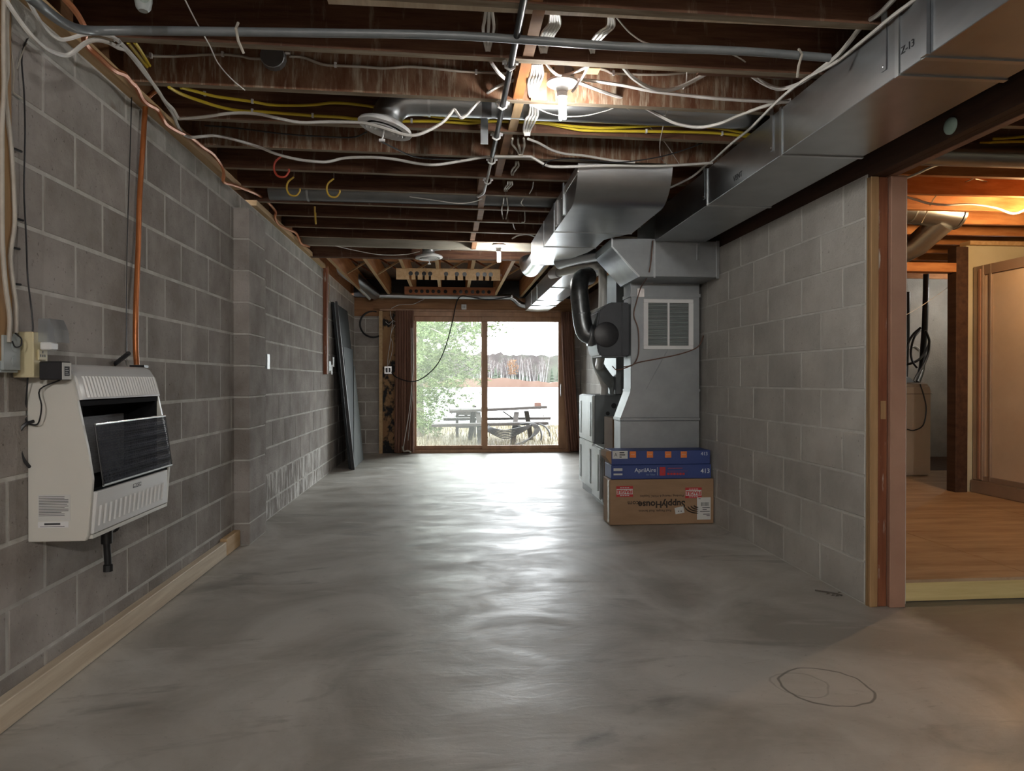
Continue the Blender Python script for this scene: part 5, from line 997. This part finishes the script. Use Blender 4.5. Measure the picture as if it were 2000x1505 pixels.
for (pxa, pxb, pxc, pxd) in ((934, 938, 924, 918), (1009, 1001, 1028, 1037)):
    for (ya_, yb_, pa_, pb_) in ((12.95, 12.62, pxa, pxb), (13.4, 13.75, pxc, pxd)):
        xt, xb = up(pa_, 800, ya_).x, up(pb_, 862, yb_).x; m = MB(); wd = .045
        m.hexa([(xb - wd, yb_ - .05, GZ), (xb + wd, yb_ - .05, GZ), (xb + wd, yb_ + .05, GZ), (xb - wd, yb_ + .05, GZ), (xt - wd, ya_ - .05, tz - .06), (xt + wd, ya_ - .05, tz - .06), (xt + wd, ya_ + .05, tz - .06), (xt - wd, ya_ + .05, tz - .06)]); m.build('leg', GREYW, PT)
    xt = up(pxa, 825, 13.1).x; B(xt - .03, xt + .03, 12.5, 13.85, sl_.z - .08, sl_.z - .03).build('cross_brace', GREYW, PT)
MB().tube([up(982, 803), up(1004, 818)], .015, 6).build('diagonal_brace', GREYW, PT)
tag(B(up(1041, 790).x, up(1053, 790).x, 12.9, 13.0, up(1047, 796).z - .01, up(1047, 785).z).build('brick', BRICK, bevel=.004), 'red brick lying on the picnic table end', 'brick')
# garden hose heaped on the bench
for k in range(6):
    a, b = up(952 - k * 3, 828 + k * .5, 12.42), up(1035 + k * 3, 830, 12.42); dip = 12 + k * 3.2
    cable('garden_hose', 'dark hose loop draped over the picnic bench', [Vector((a.x, 12.6, sl_.z + .03)), (958 - k * 2, 834 + k, 12.42), (985, 828 + dip, 12.40), (1015, 826 + dip * .7, 12.40), (1035 + k, 830, 12.42), Vector((b.x, 12.6, sl_.z + .04))], .011, HOSE, 'hose loops on the picnic bench', cat='hose')
for k in range(5):
    cable('garden_hose', 'dark hose tail curving from the bench to the grass', [(1012 + k, 829, 12.5), (1033 + k * 2, 826, 12.40), (1044 + k * 2.5, 836, 12.38), (1041 + k * 1.5, 848, 12.36), (1030 - k, 860, 12.33), (1018 - k * 3, 868, 12.3)], .011, HOSE, 'hose tails from the bench to the grass', cat='hose')
cable('garden_hose', 'dark hose arching farthest out beside the bench end', [(1050, 826, 12.5), (1064, 832, 12.45), (1072, 842, 12.4), (1074, 852, 12.4)], .016, HOSE, cat='hose')
cable('garden_hose', 'dark hose arching down between bench end and hose tails', [(1042, 826, 12.5), (1054, 836, 12.45), (1058, 850, 12.4), (1056, 860, 12.4)], .016, HOSE, cat='hose')
# chair behind the table
CH = thing('garden_chair', 'dark slatted garden chair beyond the picnic table', 'chair', (up(910, 850, 14.6).x, 14.6, GZ))
cx0, cx1 = up(893, 830, 14.4).x, up(927, 830, 14.4).x; bt = up(910, 805, 14.4).z
for x in (cx0, (cx0 + cx1) / 2, cx1): B(x - .03, x + .03, 14.38, 14.42, GZ + .35, bt).build('back_upright', GREYW, CH)
for z in (bt - .05, bt - .17, bt - .32): B(cx0 - .03, cx1 + .03, 14.36, 14.40, z, z + .06).build('back_slat', GREYW, CH)
B(cx0 - .03, cx1 + .03, 14.4, 14.95, GZ + .40, GZ + .45).build('seat', GREYW, CH)
for x in (cx0, cx1):
    for y in (14.40, 14.9): B(x - .03, x + .03, y, y + .06, GZ, GZ + .42).build('leg', GREYW, CH)
    B(x - .04, x + .04, 14.4, 14.98, GZ + .62, GZ + .66).build('armrest', GREYW, CH)
# big pine at the left of the view
def needles(m, c, s, n):
    for _ in range(n):
        d = Vector((random.gauss(0, 1), random.gauss(0, .6), random.gauss(-.1, .7))).normalized() * s * random.uniform(.6, 1.1); w_ = d.cross(Vector((random.gauss(0, 1), random.gauss(0, 1), random.gauss(0, 1)))).normalized() * .0065
        m.add([c - w_, c + w_, c + d], [(0, 1, 2)])
PN = thing('pine_tree', 'tall soft-needled pine filling the left patio pane', 'tree', (up(818, 860, 14.8).x, 14.8, GZ))
tx = up(818, 860, 14.8).x
MB().tube([(tx, 14.8, GZ), (tx - .02, 14.8, 1.2), (tx + .01, 14.8, 3), (tx, 14.8, 6)], [.13, .11, .09, .05], 12).build('trunk', BARK, PN, smooth=True)
nd = MB(); br = MB()
ends = [(868, 690), (935, 650), (900, 665), (925, 672), (905, 690), (930, 700), (880, 715), (925, 735), (900, 745), (870, 760), (915, 775), (880, 790), (860, 810), (905, 640), (850, 640), (950, 640), (975, 640), (995, 636), (870, 655), (845, 670), (850, 735), (838, 780), (835, 700), (840, 825), (850, 845)]
for (px, py) in ends:
    y = random.uniform(12.2, 14.6) if px < 940 else 13.8; e = up(px, py, y); s0 = Vector((tx, 14.8, e.z + random.uniform(-.1, .35)))
    pts = spline([s0, s0.lerp(e, .5) + Vector((0, 0, .06)), e], 6); br.tube(pts, [.018 - .013 * i / len(pts) for i in range(len(pts))], 5)
    for i, p in enumerate(pts[2:]):
        for _ in range(7):
            c_ = p + Vector((random.gauss(0, .16), random.gauss(0, .16), random.gauss(0, .085))); needles(nd, c_, random.uniform(.09, .15), 13)
for _ in range(420):
    px, py = random.uniform(806, 948), random.uniform(618, 790)
    if py > 720 and px > 880 and random.random() < .75: continue
    if py > 745 and random.random() < .5: continue
    needles(nd, up(px, py, random.uniform(13, 15.6)), random.uniform(.10, .17), 14)
br.build('branches', BARK, PN); nd.build('needles', NEED, PN)['kind'] = 'stuff'
# reeds and saplings by the water
for i, (px, h_) in enumerate(((972, 27), (1062, 46), (1072, 30))):
    b0 = onZ(px, 838, GZ + .0); sp = MB()
    for k in range(5): sp.tube([b0, b0 + Vector((random.gauss(0, .08), 0, h_ * .007)), b0 + Vector((random.gauss(0, .18), random.gauss(0, .1), h_ * .0125))], .006, 4)
    tag(sp.build('sapling', TWIG), ('bare sapling behind the table legs', 'tall bare sapling at the table end', 'low bare sapling nearest the right door stile')[i], 'sapling')
# far shore
ol = [(-260, -1.5)]; xx = -260
while xx < 330:
    base = 12.6 + 1.6 * math.sin(xx * .031 + 1) - (1.6 if 5 < xx < 75 else 0); ol.append((xx, base + random.uniform(-.7, .7) + (random.uniform(.6, 1.6) if random.random() < .12 else 0))); xx += random.uniform(.8, 1.8)
hl = struct(MB().prism(ol + [(330, -1.5)], 'y', 300, 360).build('hillside', HILL), 'wooded grey hillside across the lake')
ol = [(-260, -1.5)]; xx = -260
while xx < 330: ol.append((xx, 1.2 + .9 * math.sin(xx * .11) + random.uniform(-.35, .35))); xx += random.uniform(.9, 2)
MB().prism(ol + [(330, -1.5)], 'y', 268, 275).build('rusty_bank', SHORE, hl)
def far_tree(i, x, y, s, kind):
    lab = {'b': 'white-stemmed bare birch on the far shore', 's': 'dark green spruce on the far shore', 'r': 'rust-leaved tree among the far birches'}[kind]
    grp = {'b': 'birches on the far shore', 's': 'spruces on the far shore', 'r': None}[kind]
    t = thing({'b': 'birch_tree', 's': 'spruce_tree', 'r': 'rusty_tree'}[kind], lab, 'tree', (x, y, -1.2), grp)
    if kind == 's':
        m = MB(); h = 8 * s
        for k in range(5): m.lathe([(1.9 * s * (1 - k * .17), h * (.08 + k * .17)), (.15, h * (.32 + k * .17))], (x, y, -1.2), (0, 0, 1), 9)
        m.build('foliage', SPRU, t); MB().tube([(x, y, -1.5), (x, y, h * .3)], .15, 6).build('trunk', BARK, t)
        return
    ln = random.uniform(-1.8, 1.8); h = 11.0 * s
    MB().tube([(x, y, -1.4), (x + ln * .4, y, h * .45 - 1.2), (x + ln, y, h - 1.2)], [.14, .11, .05], 6).build('trunk', BIRCH, t)
    m = MB(); nb = 70 if kind == 'b' else 160
    for _ in range(nb):
        f = random.uniform(.45, 1); c_ = Vector((x + ln * f + random.gauss(0, .9), y + random.gauss(0, .8), h * f - 1.2)); d = Vector((random.gauss(0, .5), random.gauss(0, .3), random.uniform(.3, 1.3)))
        if kind == 'r': d = d * .6
        w_ = Vector((.08 if kind == 'b' else .30, .0, .02)); m.add([c_ - w_, c_ + w_, c_ + d], [(0, 1, 2)])
    m.build('crown', TWIG if kind == 'b' else RUST, t)
for i in range(64):
    u = i / 63; px = 945 + 160 * u + random.uniform(-2, 2) if i < 48 else random.uniform(840, 945)
    y = random.uniform(277, 298); q = onY(px, 756, y); far_tree(i, q.x, y, random.uniform(.75, 1.1), 'b')
for px, s in ((968, .95), (975, .8), (1030, .7), (1078, .95), (1090, .85), (1003, 1.45), (1024, 1.35), (1052, .6), (962, .7)):
    y = random.uniform(276, 296) if s < 1.2 else 297; q = onY(px, 756, y); far_tree(0, q.x, y, s, 's')
q = onY(1003, 756, 279); far_tree(0, q.x, 279, .95, 'r')
